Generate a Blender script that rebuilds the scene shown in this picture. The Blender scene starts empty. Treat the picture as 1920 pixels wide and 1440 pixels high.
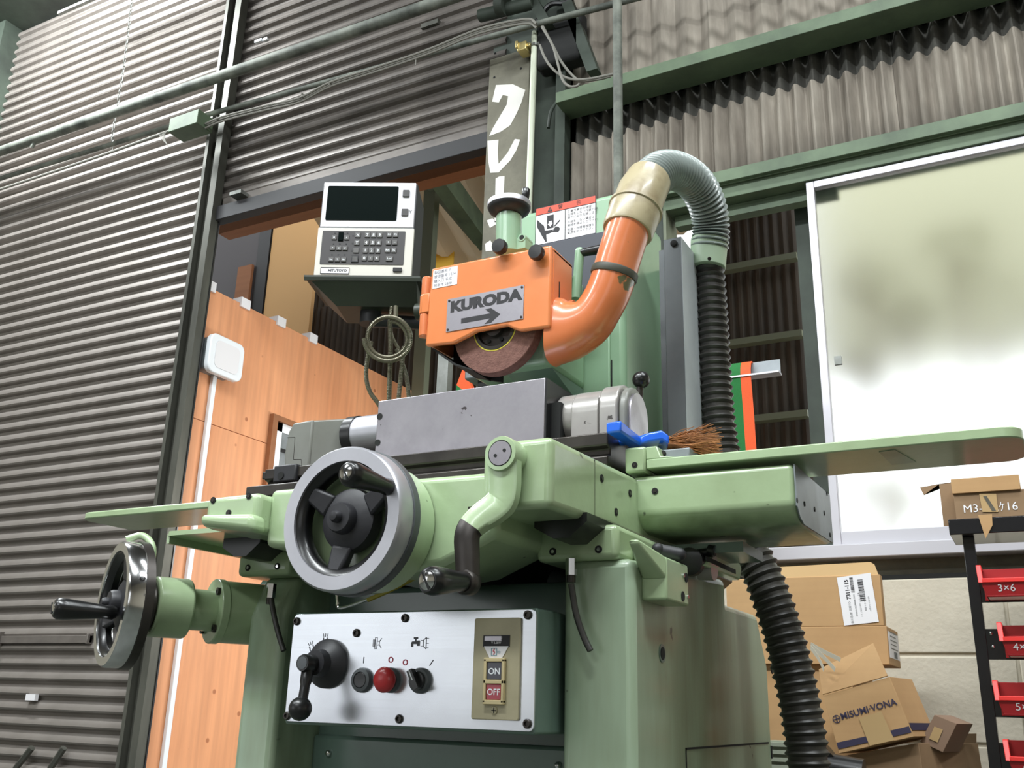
import bpy, math, random
from math import sin, cos, pi, radians
from mathutils import Matrix, Vector
random.seed(7)
scene = bpy.context.scene
COL = scene.collection
H = 0.75                       # camera height above the floor; all numbers below are relative to the lens

# ------------------------------------------------------------------ camera
FOC, PIT, ROL, YAW = 1823.9, 0.318957, 0.029375, -0.4985
def _frame():
    fw = Vector((0, cos(PIT), sin(PIT))); rt = Vector((1, 0, 0)); up = rt.cross(fw)
    r2 = cos(ROL)*rt + sin(ROL)*up; u2 = -sin(ROL)*rt + cos(ROL)*up
    A = Matrix(((cos(YAW), sin(YAW), 0), (-sin(YAW), cos(YAW), 0), (0, 0, 1)))
    return A @ r2, A @ u2, A @ fw
CR, CU, CF = _frame()
cd = bpy.data.cameras.new('camera'); cam = bpy.data.objects.new('camera', cd); COL.objects.link(cam)
cam.matrix_world = Matrix.Translation((0, 0, H)) @ Matrix((CR, CU, -CF)).transposed().to_4x4()
cd.sensor_width = 36; cd.lens = FOC/1920*36; cd.clip_start = 0.02
scene.camera = cam
# ------------------------------------------------------------------ colour management, world, lights
vs = scene.view_settings
scene.display_settings.display_device = 'sRGB'
vs.view_transform = 'Standard'; vs.look = 'None'; vs.gamma = 1; vs.use_curve_mapping = False; vs.exposure = -0.62
wd = bpy.data.worlds.new('world'); scene.world = wd; wd.use_nodes = True
wd.node_tree.nodes['Background'].inputs[0].default_value = (0.93, 0.97, 1.0, 1)
wd.node_tree.nodes['Background'].inputs[1].default_value = 3.0
def area(name, loc, target, sx, sy, power, col):
    l = bpy.data.lights.new(name, 'AREA'); l.shape = 'RECTANGLE'; l.size = sx; l.size_y = sy; l.energy = power; l.color = col
    o = bpy.data.objects.new(name, l); COL.objects.link(o)
    loc = Vector(loc)+Vector((0, 0, H)); o.location = loc
    o.rotation_euler = (Vector(target)+Vector((0, 0, H))-loc).to_track_quat('-Z', 'Y').to_euler()
    return o
COOL = (0.93, 0.98, 1.0)
area('workshop_lamp_and_fill', (-1.9, -0.6, 3.6), (-1.9, -0.3, 0), 1.6, 0.25, 185, COOL)
area('workshop_lamp_and_fill', (-0.3, -0.6, 3.6), (-0.3, -0.3, 0), 1.6, 0.25, 185, COOL)
area('workshop_lamp_and_fill', (1.6, 0.6, 3.6), (1.2, 0.9, 0), 1.6, 0.25, 110, COOL)
area('workshop_lamp_and_fill', (-4.9, 2.2, 4.3), (-4.8, 3.3, 2.4), 1.8, 0.3, 330, COOL)
area('workshop_lamp_and_fill', (-4.2, -1.0, 3.6), (-4.2, 0.5, 0), 1.6, 0.25, 130, COOL)
area('workshop_lamp_and_fill', (-1.5, -3.6, 3.6), (-1.5, -3.0, 0), 3.0, 0.5, 160, COOL)
area('added_rear_light', (-6.2, -5.8, 1.2), (-0.8, 1.2, 0.2), 4.0, 3.0, 112, (0.92, 0.96, 1.0))  # both rear lights are added, unseen, to give the metal something to reflect
area('added_rear_light', (2.8, -5.8, 1.2), (-0.8, 1.2, 0.2), 2.4, 2.6, 40, (0.92, 0.96, 1.0))
area('workshop_lamp_and_fill', (0.4, 1.3, 4.3), (0.2, 3.3, 1.6), 1.8, 0.3, 120, COOL)  # extra light added to brighten the right of the back wall
area('shed_lamp_light', (-2.2, 4.6, 0.9), (-3.65, 4.2, 0.4), 0.9, 0.3, 32, (1, 0.96, 0.90))

# ------------------------------------------------------------------ helpers
def A(px, py, X=None, Y=None, Z=None):
    d = CR*((px-960)/FOC) - CU*((py-720)/FOC) + CF
    t = X/d.x if X is not None else Y/d.y if Y is not None else Z/d.z
    return d*t
WM = {}
def tag(o, label=None, cat=None, group=None, kind=None):
    if label: o['label'] = label
    if cat: o['category'] = cat
    if group: o['group'] = group
    if kind: o['kind'] = kind
    return o
def empty(name, loc, label=None, cat=None, group=None, kind=None, R=None):
    o = bpy.data.objects.new(name, None); COL.objects.link(o); o.empty_display_size = 0.1
    M = Matrix.Translation((loc[0], loc[1], loc[2]+H))
    if R is not None: M = M @ R.to_4x4()
    o.matrix_world = M; WM[o.name] = M
    return tag(o, label, cat, group, kind)
def FR(x, y, z, rz=0, rx=0):
    """frame on a face looking at -Y: local x = right, local y = up, local z = towards the viewer"""
    B = Matrix(((1, 0, 0), (0, 0, -1), (0, 1, 0))).to_4x4()
    return Matrix.Translation((x, y, z)) @ Matrix.Rotation(rz, 4, 'Z') @ Matrix.Rotation(rx, 4, 'X') @ B
def FS(x, y, z):
    """frame on a face looking at +X: local x = +Y (away), local y = up, local z = +X"""
    B = Matrix(((0, 0, 1), (1, 0, 0), (0, 1, 0))).to_4x4()
    return Matrix.Translation((x, y, z)) @ B
def basis(d):
    d = Vector(d).normalized(); a = Vector((0, 0, 1)) if abs(d.z) < 0.9 else Vector((1, 0, 0))
    u = a.cross(d).normalized(); return u, d.cross(u), d
def smooth(pts, n=8):
    P = [Vector(p) for p in pts]; P = [2*P[0]-P[1]] + P + [2*P[-1]-P[-2]]; out = []
    for i in range(1, len(P)-2):
        for k in range(n):
            t = k/n; a, b, c, d = P[i-1:i+3]
            out.append(0.5*((2*b)+(c-a)*t+(2*a-5*b+4*c-d)*t*t+(3*b-a-3*c+d)*t**3))
    out.append(P[-2]); return out
def resample(pts, step):
    out = [pts[0]]; acc = 0
    for a, b in zip(pts, pts[1:]):
        L = (b-a).length; pos = step-acc
        while pos <= L:
            out.append(a.lerp(b, pos/L)); pos += step
        acc = L-(pos-step)
    return out
class MB:
    def __init__(s, M=None): s.v = []; s.f = []; s.m = []; s.M = M or Matrix(); s.mats = []
    def _mi(s, m):
        if m is None: return 0
        if m not in s.mats: s.mats.append(m)
        return s.mats.index(m)
    def add(s, vs_, fs, m=None, T=None):
        k = len(s.v); T = s.M @ T if T is not None else s.M
        s.v += [T @ Vector(p) for p in vs_]; s.f += [[i+k for i in f] for f in fs]; s.m += [m]*len(fs); return s
    def box(s, x0, x1, y0, y1, z0, z1, m=None, T=None):
        return s.add([(x, y, z) for x in (x0, x1) for y in (y0, y1) for z in (z0, z1)],
                     [(0, 1, 3, 2), (4, 6, 7, 5), (0, 4, 5, 1), (2, 3, 7, 6), (0, 2, 6, 4), (1, 5, 7, 3)], m, T)
    def hexa(s, bot, top, m=None, T=None):
        n = len(bot); fs = [list(range(n))[::-1], list(range(n, 2*n))]+[(i, (i+1) % n, n+(i+1) % n, n+i) for i in range(n)]
        return s.add(list(bot)+list(top), fs, m, T)
    def prism(s, poly, a, b, axis='y', m=None, T=None):
        def q(p, t): return {'y': (p[0], t, p[1]), 'x': (t, p[0], p[1]), 'z': (p[0], p[1], t)}[axis]
        return s.hexa([q(p, a) for p in poly], [q(p, b) for p in poly], m, T)
    def lathe(s, prof, T=None, m=None, n=32, closed=False):
        """profile of (radius, height) turned about the local z of T; closed joins the last ring to the first"""
        vs_, fs = [], []
        for r, h in prof:
            vs_ += [(r*cos(2*pi*i/n), r*sin(2*pi*i/n), h) for i in range(n)]
        k = len(prof)
        for j in range(k if closed else k-1):
            a, b = j*n, ((j+1) % k)*n
            fs += [(a+i, a+(i+1) % n, b+(i+1) % n, b+i) for i in range(n)]
        if not closed: fs += [list(range(n))[::-1], [(k-1)*n+i for i in range(n)]]
        return s.add(vs_, fs, m, T)
    def cyl(s, p, q, r, r2=None, n=24, m=None, T=None):
        p, q = Vector(p), Vector(q); u, v, d = basis(q-p); L = (q-p).length; r2 = r if r2 is None else r2
        B = Matrix((u, v, d)).transposed().to_4x4(); B.translation = p
        return s.lathe([(r, 0), (r2, L)], (T @ B) if T is not None else B, m, n)
    def turned(s, p, d, prof, m=None, n=32, T=None, closed=False):
        u, v, d = basis(d); B = Matrix((u, v, d)).transposed().to_4x4(); B.translation = Vector(p)
        return s.lathe(prof, (T @ B) if T is not None else B, m, n, closed)
    def tube(s, path, r, n=12, m=None, T=None, cap=True, flat=None):
        P = [Vector(p) for p in path]; u, v, d = basis(P[1]-P[0]); vs_, fs = [], []
        for i, p in enumerate(P):
            t = (P[min(i+1, len(P)-1)]-P[max(i-1, 0)]).normalized()
            u = (u-t*u.dot(t)).normalized(); w = t.cross(u); rr = r[i] if hasattr(r, '__len__') else r
            vs_ += [p+(u*cos(2*pi*k/n)+w*sin(2*pi*k/n))*rr for k in range(n)]
        for i in range(len(P)-1):
            fs += [(i*n+k, i*n+(k+1) % n, (i+1)*n+(k+1) % n, (i+1)*n+k) for k in range(n)]
        if cap: fs += [list(range(n))[::-1], [(len(P)-1)*n+k for k in range(n)]]
        return s.add(vs_, fs, m, T)
    def ball(s, c, r, m=None, n=20, T=None, sq=(1, 1, 1)):
        c = Vector(c); vs_ = [c+Vector((0, 0, r*sq[2]))]; fs = []; k = n//2
        for j in range(1, k):
            a = pi*j/k
            vs_ += [c+Vector((r*sin(a)*cos(2*pi*i/n)*sq[0], r*sin(a)*sin(2*pi*i/n)*sq[1], r*cos(a)*sq[2])) for i in range(n)]
        vs_.append(c-Vector((0, 0, r*sq[2])))
        fs += [(0, 1+i, 1+(i+1) % n) for i in range(n)]
        for j in range(k-2):
            fs += [(1+j*n+i, 1+(j+1)*n+i, 1+(j+1)*n+(i+1) % n, 1+j*n+(i+1) % n) for i in range(n)]
        e = len(vs_)-1; fs += [(e, 1+(k-2)*n+(i+1) % n, 1+(k-2)*n+i) for i in range(n)]
        return s.add(vs_, fs, m, T)
    def ribbon(s, path, side, w, t, m=None):
        """flat band of width w along side vector, thickness t"""
        side = Vector(side).normalized(); P = [Vector(p) for p in path]; vs_, fs = [], []
        for i, p in enumerate(P):
            d = (P[min(i+1, len(P)-1)]-P[max(i-1, 0)]).normalized(); nn = d.cross(side).normalized()
            vs_ += [p+side*w/2+nn*t/2, p-side*w/2+nn*t/2, p-side*w/2-nn*t/2, p+side*w/2-nn*t/2]
        for i in range(len(P)-1):
            fs += [(i*4+k, i*4+(k+1) % 4, (i+1)*4+(k+1) % 4, (i+1)*4+k) for k in range(4)]
        fs += [(3, 2, 1, 0), tuple(len(vs_)-4+k for k in range(4))]
        return s.add(vs_, fs, m)
    def text(s, txt, size, T, m=None, sx=1, align='CENTER', ext=0.0, bold=0.0, shear=0):
        c = bpy.data.curves.new('t', 'FONT'); c.body = txt; c.size = size; c.align_x = align; c.align_y = 'CENTER'
        c.extrude = ext; c.offset = bold; c.resolution_u = 3; c.shear = shear
        o = bpy.data.objects.new('t', c); COL.objects.link(o)
        me = bpy.data.meshes.new_from_object(o.evaluated_get(bpy.context.evaluated_depsgraph_get()))
        s.add([(v.co.x*sx, v.co.y, v.co.z) for v in me.vertices], [list(p.vertices) for p in me.polygons], m, T)
        bpy.data.objects.remove(o); bpy.data.curves.remove(c); bpy.data.meshes.remove(me); return s
    def build(s, name, mat, parent=None, bevel=0, seg=2, angle=38, label=None, cat=None, group=None, kind=None, local=False, flat=False, loc=None):
        me = bpy.data.meshes.new(name); P = WM[parent.name] if parent is not None else Matrix()
        if local: W = P; vs_ = s.v
        else:
            vs_ = [v+Vector((0, 0, H)) for v in s.v]
            c = Vector((sum(v.x for v in vs_)/len(vs_), sum(v.y for v in vs_)/len(vs_), sum(v.z for v in vs_)/len(vs_)))
            if parent is None: c.z = min(v.z for v in vs_)
            W = Matrix.Translation(c); vs_ = [v-c for v in vs_]
        me.from_pydata([tuple(v) for v in vs_], [], s.f)
        used = [mat]
        for m in s.m:
            if m is not None and m not in used: used.append(m)
        for m in used: me.materials.append(m)
        me.polygons.foreach_set('material_index', [0 if m is None else used.index(m) for m in s.m])
        me.update()
        o = bpy.data.objects.new(name, me); COL.objects.link(o)
        if parent is not None: o.parent = parent; o.matrix_basis = P.inverted() @ W
        else: o.matrix_basis = W
        WM[o.name] = W
        me.validate()
        if not flat:
            me.polygons.foreach_set('use_smooth', [True]*len(me.polygons)); me.set_sharp_from_angle(angle=radians(angle))
        if bevel:
            b = o.modifiers.new('bevel', 'BEVEL'); b.width = bevel; b.segments = seg; b.limit_method = 'ANGLE'; b.angle_limit = radians(angle)
            b.use_clamp_overlap = True
        return tag(o, label, cat, group, kind)
def clone(o, parent, M=None, label=None):
    c = o.copy(); COL.objects.link(c); c.parent = parent; W = M if M is not None else WM[o.name]
    c.matrix_basis = (WM[parent.name].inverted() if parent is not None else Matrix()) @ W; WM[c.name] = W
    return c

# ------------------------------------------------------------------ materials
MATS = {}
def srgb(r, g, b):
    f = lambda c: (c/255)/12.92 if c/255 <= 0.04045 else ((c/255+0.055)/1.055)**2.4
    return (f(r), f(g), f(b), 1)
def mat(name, col, rough=0.5, metal=0.0, col2=None, scale=6, stretch=(1, 1, 1), lo=0.35, hi=0.7, bump=0, bscale=60, coat=0, spots=None, spot_scale=30, spot_w=0.03, detail=6, rvar=0, aniso=0, grain=None, gmat=0.5):
    """procedural surface: base colour broken by noise towards col2, optional chips/spots, fine bump"""
    m = bpy.data.materials.new(name); m.use_nodes = True; nt = m.node_tree; N = nt.nodes; L = nt.links
    b = N['Principled BSDF']; b.inputs['Roughness'].default_value = rough; b.inputs['Metallic'].default_value = metal
    if coat: b.inputs['Coat Weight'].default_value = coat; b.inputs['Coat Roughness'].default_value = 0.12
    tc = N.new('ShaderNodeTexCoord'); mp = N.new('ShaderNodeMapping'); mp.inputs['Scale'].default_value = stretch
    L.new(tc.outputs['Object'], mp.inputs['Vector'])
    out = None
    if col2 is not None:
        nz = N.new('ShaderNodeTexNoise'); nz.inputs['Scale'].default_value = scale; nz.inputs['Detail'].default_value = detail; nz.inputs['Roughness'].default_value = 0.62
        L.new(mp.outputs[0], nz.inputs['Vector'])
        rp = N.new('ShaderNodeValToRGB'); rp.color_ramp.elements[0].position = lo; rp.color_ramp.elements[1].position = hi
        rp.color_ramp.elements[0].color = col; rp.color_ramp.elements[1].color = col2
        L.new(nz.outputs['Fac'], rp.inputs[0]); out = rp.outputs[0]
        if rvar:
            mr = N.new('ShaderNodeMapRange'); mr.inputs['To Min'].default_value = rough-rvar; mr.inputs['To Max'].default_value = rough+rvar
            mr.inputs['From Min'].default_value = 0.3; mr.inputs['From Max'].default_value = 0.7
            L.new(nz.outputs['Fac'], mr.inputs['Value']); L.new(mr.outputs[0], b.inputs['Roughness'])
    if grain is not None:
        gm = N.new('ShaderNodeMapping'); gm.inputs['Scale'].default_value = grain; L.new(tc.outputs['Object'], gm.inputs['Vector'])
        gn = N.new('ShaderNodeTexNoise'); gn.inputs['Scale'].default_value = 1; gn.inputs['Detail'].default_value = 5; L.new(gm.outputs[0], gn.inputs['Vector'])
        mx = N.new('ShaderNodeMix'); mx.data_type = 'RGBA'; mx.blend_type = 'MULTIPLY'; mx.inputs[0].default_value = gmat
        g2 = N.new('ShaderNodeValToRGB'); g2.color_ramp.elements[0].position = 0.3; g2.color_ramp.elements[1].position = 0.65
        g2.color_ramp.elements[0].color = (0.45, 0.42, 0.4, 1); g2.color_ramp.elements[1].color = (1, 1, 1, 1)
        L.new(gn.outputs['Fac'], g2.inputs[0]); L.new(g2.outputs[0], mx.inputs[7])
        if out is not None: L.new(out, mx.inputs[6])
        else: mx.inputs[6].default_value = col
        out = mx.outputs[2]
    if spots is not None:
        n2 = N.new('ShaderNodeTexNoise'); n2.inputs['Scale'].default_value = spot_scale; n2.inputs['Detail'].default_value = 3
        L.new(tc.outputs['Object'], n2.inputs['Vector'])
        r2 = N.new('ShaderNodeValToRGB'); r2.color_ramp.elements[0].position = 0.70-spot_w; r2.color_ramp.elements[1].position = 0.71-spot_w+0.01
        L.new(n2.outputs['Fac'], r2.inputs[0])
        mx = N.new('ShaderNodeMix'); mx.data_type = 'RGBA'; mx.inputs[7].default_value = spots
        if out is not None: L.new(out, mx.inputs[6])
        else: mx.inputs[6].default_value = col
        L.new(r2.outputs[0], mx.inputs[0]); out = mx.outputs[2]
    if out is not None: L.new(out, b.inputs['Base Color'])
    else: b.inputs['Base Color'].default_value = col
    if bump:
        nb = N.new('ShaderNodeTexNoise'); nb.inputs['Scale'].default_value = bscale; nb.inputs['Detail'].default_value = 4
        L.new(mp.outputs[0], nb.inputs['Vector'])
        bp = N.new('ShaderNodeBump'); bp.inputs['Strength'].default_value = bump; bp.inputs['Distance'].default_value = 0.004
        L.new(nb.outputs['Fac'], bp.inputs['Height']); L.new(bp.outputs[0], b.inputs['Normal'])
    if aniso: b.inputs['Anisotropic'].default_value = aniso
    MATS[name] = m; return m
green = mat('machine_green_paint', srgb(168, 190, 150), 0.30, 0, srgb(140, 156, 118), 3.5, lo=0.45, hi=0.85, bump=0.12, bscale=45, coat=0.4, spots=srgb(70, 80, 62), spot_scale=26, spot_w=-0.03)
green_dirty = mat('stained_green_paint', srgb(152, 172, 146), 0.36, 0, srgb(112, 116, 84), 4.5, (1, 1, 0.16), 0.44, 0.74, bump=0.1, bscale=45, coat=0.3, spots=srgb(60, 66, 50), spot_scale=22, spot_w=-0.02)
green_col = mat('column_green_paint', srgb(150, 184, 152), 0.34, 0, srgb(136, 168, 138), 2.5, bump=0.06, bscale=30, coat=0.3)
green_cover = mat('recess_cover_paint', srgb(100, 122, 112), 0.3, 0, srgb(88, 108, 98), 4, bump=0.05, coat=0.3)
green_steel = mat('structural_green_paint', srgb(104, 122, 96), 0.6, 0, srgb(78, 92, 74), 5, bump=0.1)
dark_steel_green = mat('dark_column_paint', srgb(66, 76, 66), 0.65, 0, srgb(44, 50, 44), 4)
orange = mat('orange_enamel', srgb(226, 134, 80), 0.28, 0, srgb(214, 120, 66), 4, lo=0.4, hi=0.8, bump=0.06, bscale=30, coat=0.5)
orange_worn = mat('worn_orange_enamel', srgb(226, 132, 84), 0.3, 0, srgb(206, 112, 64), 4, bump=0.06, bscale=30, coat=0.5, spots=srgb(96, 92, 60), spot_scale=24, spot_w=0.035)
alu = mat('polished_aluminium', srgb(196, 196, 202), 0.42, 0.8, srgb(180, 180, 186), 8, bump=0.02)
chrome = mat('chrome', srgb(215, 215, 215), 0.14, 1.0)
steel_ground = mat('ground_steel', srgb(176, 172, 178), 0.36, 0.85, srgb(138, 134, 140), 12, lo=0.3, hi=0.8, spots=srgb(80, 74, 76), spot_scale=38, spot_w=-0.015, rvar=0.06)
steel_dark = mat('oily_steel', srgb(70, 66, 62), 0.35, 0.6, srgb(46, 42, 40), 9)
panel_alu = mat('brushed_panel', srgb(222, 226, 232), 0.27, 0.8, srgb(206, 208, 216), 3, grain=(4, 4, 300), gmat=0.08, aniso=0.4)
black = mat('black_plastic', srgb(28, 28, 29), 0.32)
black_gloss = mat('black_bakelite', srgb(16, 16, 17), 0.3, coat=0.15)
black_matt = mat('black_casting', srgb(36, 36, 40), 0.5, bump=0.1)
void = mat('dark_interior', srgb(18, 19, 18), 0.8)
white = mat('white_plastic', srgb(236, 240, 244), 0.35)
grey_paint = mat('grey_hammer_paint', srgb(128, 130, 124), 0.38, 0, srgb(112, 112, 106), 6, spots=srgb(66, 64, 62), spot_scale=40, spot_w=-0.02)
grey_light = mat('light_grey_paint', srgb(168, 164, 160), 0.28, 0.2, srgb(150, 146, 142), 9, spots=srgb(72, 68, 66), spot_scale=44, spot_w=0.0, coat=0.3)
grey_sheet = mat('grey_sheet_steel', srgb(148, 154, 158), 0.45, 0.3, srgb(120, 126, 128), 5)
grey_sheet_dark = mat('dark_grey_sheet', srgb(92, 96, 98), 0.45, 0.3, srgb(74, 78, 80), 5)
way_cover = mat('way_cover_rubber', srgb(62, 64, 74), 0.5)
wheel_abr = mat('abrasive', srgb(128, 92, 82), 0.95, 0, srgb(104, 72, 64), 120, bump=0.5, bscale=300)
yellow = mat('yellow_paper', srgb(214, 200, 70), 0.7)
red = mat('red_plastic', srgb(176, 40, 44), 0.35, coat=0.2)
beige = mat('beige_plate', srgb(176, 168, 138), 0.4, 0, srgb(160, 152, 122), 12)
pvc_old = mat('yellowed_pvc', srgb(176, 164, 132), 0.35, 0, srgb(140, 124, 96), 14, lo=0.45, hi=0.7, coat=0.2)
pvc_green = mat('pale_green_pvc', srgb(166, 186, 160), 0.4)
hose_grey = mat('grey_hose_plastic', srgb(142, 152, 148), 0.3, coat=0.2)
hose_black = mat('black_hose_rubber', srgb(58, 56, 52), 0.4, 0, srgb(42, 40, 38), 12)
armour = mat('armoured_conduit', srgb(128, 124, 108), 0.35, 0.8)
dro_beige = mat('cream_bezel', srgb(204, 200, 190), 0.5)
dro_case = mat('olive_case', srgb(120, 118, 92), 0.6)
screen_m = mat('dark_screen', srgb(4, 14, 12), 0.35)
screen_m.node_tree.nodes['Principled BSDF'].inputs['Specular IOR Level'].default_value = 0.03
key_grey = mat('grey_keys', srgb(84, 82, 80), 0.5)
keypad_m = mat('keypad_grey', srgb(50, 47, 47), 0.5)
shutter_m = mat('galvanised_slat', srgb(156, 149, 143), 0.45, 0.35, srgb(112, 106, 100), 2.2, (0.6, 1, 1), 0.3, 0.75, grain=(2, 20, 14), gmat=0.35)
shutter_dirty = mat('sooty_slat', srgb(138, 131, 124), 0.5, 0.3, srgb(84, 79, 76), 2.6, (0.6, 1, 1), 0.3, 0.7, grain=(2, 20, 14), gmat=0.45)
rail_m = mat('shutter_guide_steel', srgb(92, 92, 84), 0.5, 0.4, srgb(60, 60, 54), 6, (1, 1, 0.2))
concrete = mat('grey_concrete', srgb(126, 123, 108), 0.85, 0, srgb(100, 97, 86), 7, bump=0.25, bscale=40)
asbestos = mat('weathered_cement_sheet', srgb(168, 160, 148), 0.9, 0, srgb(116, 108, 98), 6, (1.6, 1, 0.35), 0.35, 0.75, bump=0.3, bscale=50, grain=(26, 4, 1.6), gmat=0.55)
asbestos_dark = mat('dark_cement_sheet', srgb(104, 102, 96), 0.9, 0, srgb(64, 64, 60), 6, (1.6, 1, 0.5), 0.3, 0.7, bump=0.3, bscale=50)  # darker sheet; in the wall band its colour holds girt shade and dirt
block_m = mat('cream_painted_block', srgb(206, 198, 180), 0.75, 0, srgb(192, 184, 166), 5, bump=0.4, bscale=70)
mortar = mat('mortar', srgb(190, 182, 164), 0.9)
ply = mat('plywood', srgb(230, 162, 116), 0.55, 0, srgb(212, 140, 94), 2.0, (1, 1, 0.4), 0.4, 0.8, grain=(8, 26, 1.2), gmat=0.35, )
def knots(m, scale, rad, col):
    nt = m.node_tree; N = nt.nodes; L = nt.links; b = N['Principled BSDF']; src = b.inputs['Base Color'].links[0].from_socket
    tc = N.new('ShaderNodeTexCoord'); vo = N.new('ShaderNodeTexVoronoi'); vo.inputs['Scale'].default_value = scale; L.new(tc.outputs['Object'], vo.inputs['Vector'])
    mr = N.new('ShaderNodeMapRange'); mr.inputs['From Min'].default_value = rad*0.6; mr.inputs['From Max'].default_value = rad; mr.inputs['To Min'].default_value = 0.75; mr.inputs['To Max'].default_value = 0
    L.new(vo.outputs['Distance'], mr.inputs['Value']); mx = N.new('ShaderNodeMix'); mx.data_type = 'RGBA'; mx.inputs[7].default_value = col
    L.new(mr.outputs[0], mx.inputs[0]); L.new(src, mx.inputs[6]); L.new(mx.outputs[2], b.inputs['Base Color'])
knots(ply, 6, 0.085, srgb(150, 84, 48))
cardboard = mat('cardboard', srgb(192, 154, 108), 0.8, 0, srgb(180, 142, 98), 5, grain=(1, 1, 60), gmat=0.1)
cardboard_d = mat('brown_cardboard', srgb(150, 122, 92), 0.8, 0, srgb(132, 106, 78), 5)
tape = mat('parcel_tape', srgb(186, 156, 112), 0.22, coat=0.4)
label_m = mat('white_label', srgb(232, 230, 232), 0.5)
ink = mat('black_ink', srgb(30, 28, 32), 0.6)
navy = mat('navy_ink', srgb(44, 38, 66), 0.6)
white_paint = mat('white_brush_paint', srgb(225, 222, 216), 0.7)
rack_black = mat('black_powder_coat', srgb(22, 22, 26), 0.22, coat=0.3)
galv = mat('galvanised_pipe', srgb(140, 142, 138), 0.45, 0.5, srgb(100, 102, 96), 8)
dusty = mat('dusty_pipe_steel', srgb(128, 132, 122), 0.7, 0.1, srgb(72, 76, 70), 7, lo=0.35, hi=0.65)
cable_m = mat('dusty_cable', srgb(128, 126, 118), 0.7)
brass = mat('brass_clamp', srgb(206, 188, 130), 0.35, 0.7)
blue = mat('blue_plastic', srgb(28, 96, 214), 0.3, coat=0.2)
bristle_m = mat('brown_bristle', srgb(170, 112, 62), 0.7, 0, srgb(120, 74, 40), 40)
sling_green = mat('green_webbing', srgb(24, 112, 50), 0.8, grain=(300, 300, 300), gmat=0.3)
sling_orange = mat('orange_webbing', srgb(244, 92, 36), 0.7, grain=(300, 300, 300), gmat=0.3)
frame_alu = mat('anodised_frame', srgb(196, 194, 200), 0.4, 0.3)
siding = mat('brown_siding', srgb(78, 68, 56), 0.7, 0, srgb(52, 45, 38), 5, (1, 1, 0.3))
siding_rail = mat('shed_rail_paint', srgb(112, 118, 98), 0.6)
beige_wall = mat('beige_board', srgb(212, 168, 112), 0.7)
slate_wall = mat('slate_board', srgb(84, 80, 82), 0.6)
timber = mat('shed_timber', srgb(150, 98, 62), 0.7, grain=(2, 20, 20), gmat=0.3)
roof_m = mat('shed_roof_sheet', srgb(228, 206, 172), 0.7)
warn_red = mat('warning_red', srgb(214, 74, 46), 0.5)
engrave = mat('panel_marks', srgb(90, 92, 100), 0.5)
pinkred = mat('panel_red_marks', srgb(214, 70, 92), 0.5)
frosted = bpy.data.materials.new('frosted_glass'); frosted.use_nodes = True
_n = frosted.node_tree; _b = _n.nodes['Principled BSDF']
_b.inputs['Base Color'].default_value = (0.97, 0.98, 0.95, 1); _b.inputs['Roughness'].default_value = 0.5; _b.inputs['Transmission Weight'].default_value = 1.0; _b.inputs['IOR'].default_value = 1.1
trans_y = bpy.data.materials.new('yellow_skylight_sheet'); trans_y.use_nodes = True
_n = trans_y.node_tree; _t = _n.nodes.new('ShaderNodeBsdfTranslucent'); _t.inputs[0].default_value = (0.95, 0.75, 0.3, 1)
_n.links.new(_t.outputs[0], _n.nodes['Material Output'].inputs[0])

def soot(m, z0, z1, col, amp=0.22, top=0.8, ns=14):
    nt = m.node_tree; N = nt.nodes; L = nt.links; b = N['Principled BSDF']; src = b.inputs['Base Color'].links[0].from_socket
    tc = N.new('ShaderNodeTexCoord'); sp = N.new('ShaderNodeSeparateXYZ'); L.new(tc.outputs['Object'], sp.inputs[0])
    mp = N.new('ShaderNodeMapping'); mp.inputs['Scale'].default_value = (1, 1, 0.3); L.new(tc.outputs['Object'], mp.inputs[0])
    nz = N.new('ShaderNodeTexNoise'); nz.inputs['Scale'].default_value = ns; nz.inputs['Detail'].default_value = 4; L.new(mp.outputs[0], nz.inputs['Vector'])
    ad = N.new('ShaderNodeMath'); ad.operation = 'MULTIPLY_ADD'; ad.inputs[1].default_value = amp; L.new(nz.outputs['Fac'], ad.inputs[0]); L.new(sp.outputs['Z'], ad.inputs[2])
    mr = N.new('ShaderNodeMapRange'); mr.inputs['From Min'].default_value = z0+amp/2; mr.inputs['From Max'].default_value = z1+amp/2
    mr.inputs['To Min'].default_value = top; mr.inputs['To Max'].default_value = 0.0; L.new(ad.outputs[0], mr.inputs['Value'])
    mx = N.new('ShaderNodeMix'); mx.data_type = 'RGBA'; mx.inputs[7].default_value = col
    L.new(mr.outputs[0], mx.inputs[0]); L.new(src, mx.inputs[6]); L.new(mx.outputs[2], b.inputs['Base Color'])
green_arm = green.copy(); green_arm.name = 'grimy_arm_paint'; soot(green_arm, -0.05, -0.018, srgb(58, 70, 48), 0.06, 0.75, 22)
asbestos_low = asbestos.copy(); asbestos_low.name = 'cement_sheet_sooty_foot'; soot(asbestos_low, -0.20, 0.02, srgb(62, 58, 52))
# ================================================================== ROOM
WY = 3.3
MB().box(-9, 5, -7, 3.36, -0.80, -0.75).build('floor', mat('oily_floor', srgb(72, 76, 70), 0.6, 0, srgb(54, 58, 52), 3), kind='structure')
MB().box(-9, 5, -7, 3.6, 4.9, 5.0).build('ceiling', asbestos_dark, kind='structure')
MB().box(4.9, 5, -7, 3.6, -0.75, 4.9).build('wall_right', block_m, kind='structure')
MB().box(-9, -8.9, -7, 3.6, -0.75, 4.9).build('wall_left', block_m, kind='structure')
MB().box(-9, 5, -7.1, -7, -0.75, 4.9).build('wall_rear', block_m, kind='structure')
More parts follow.
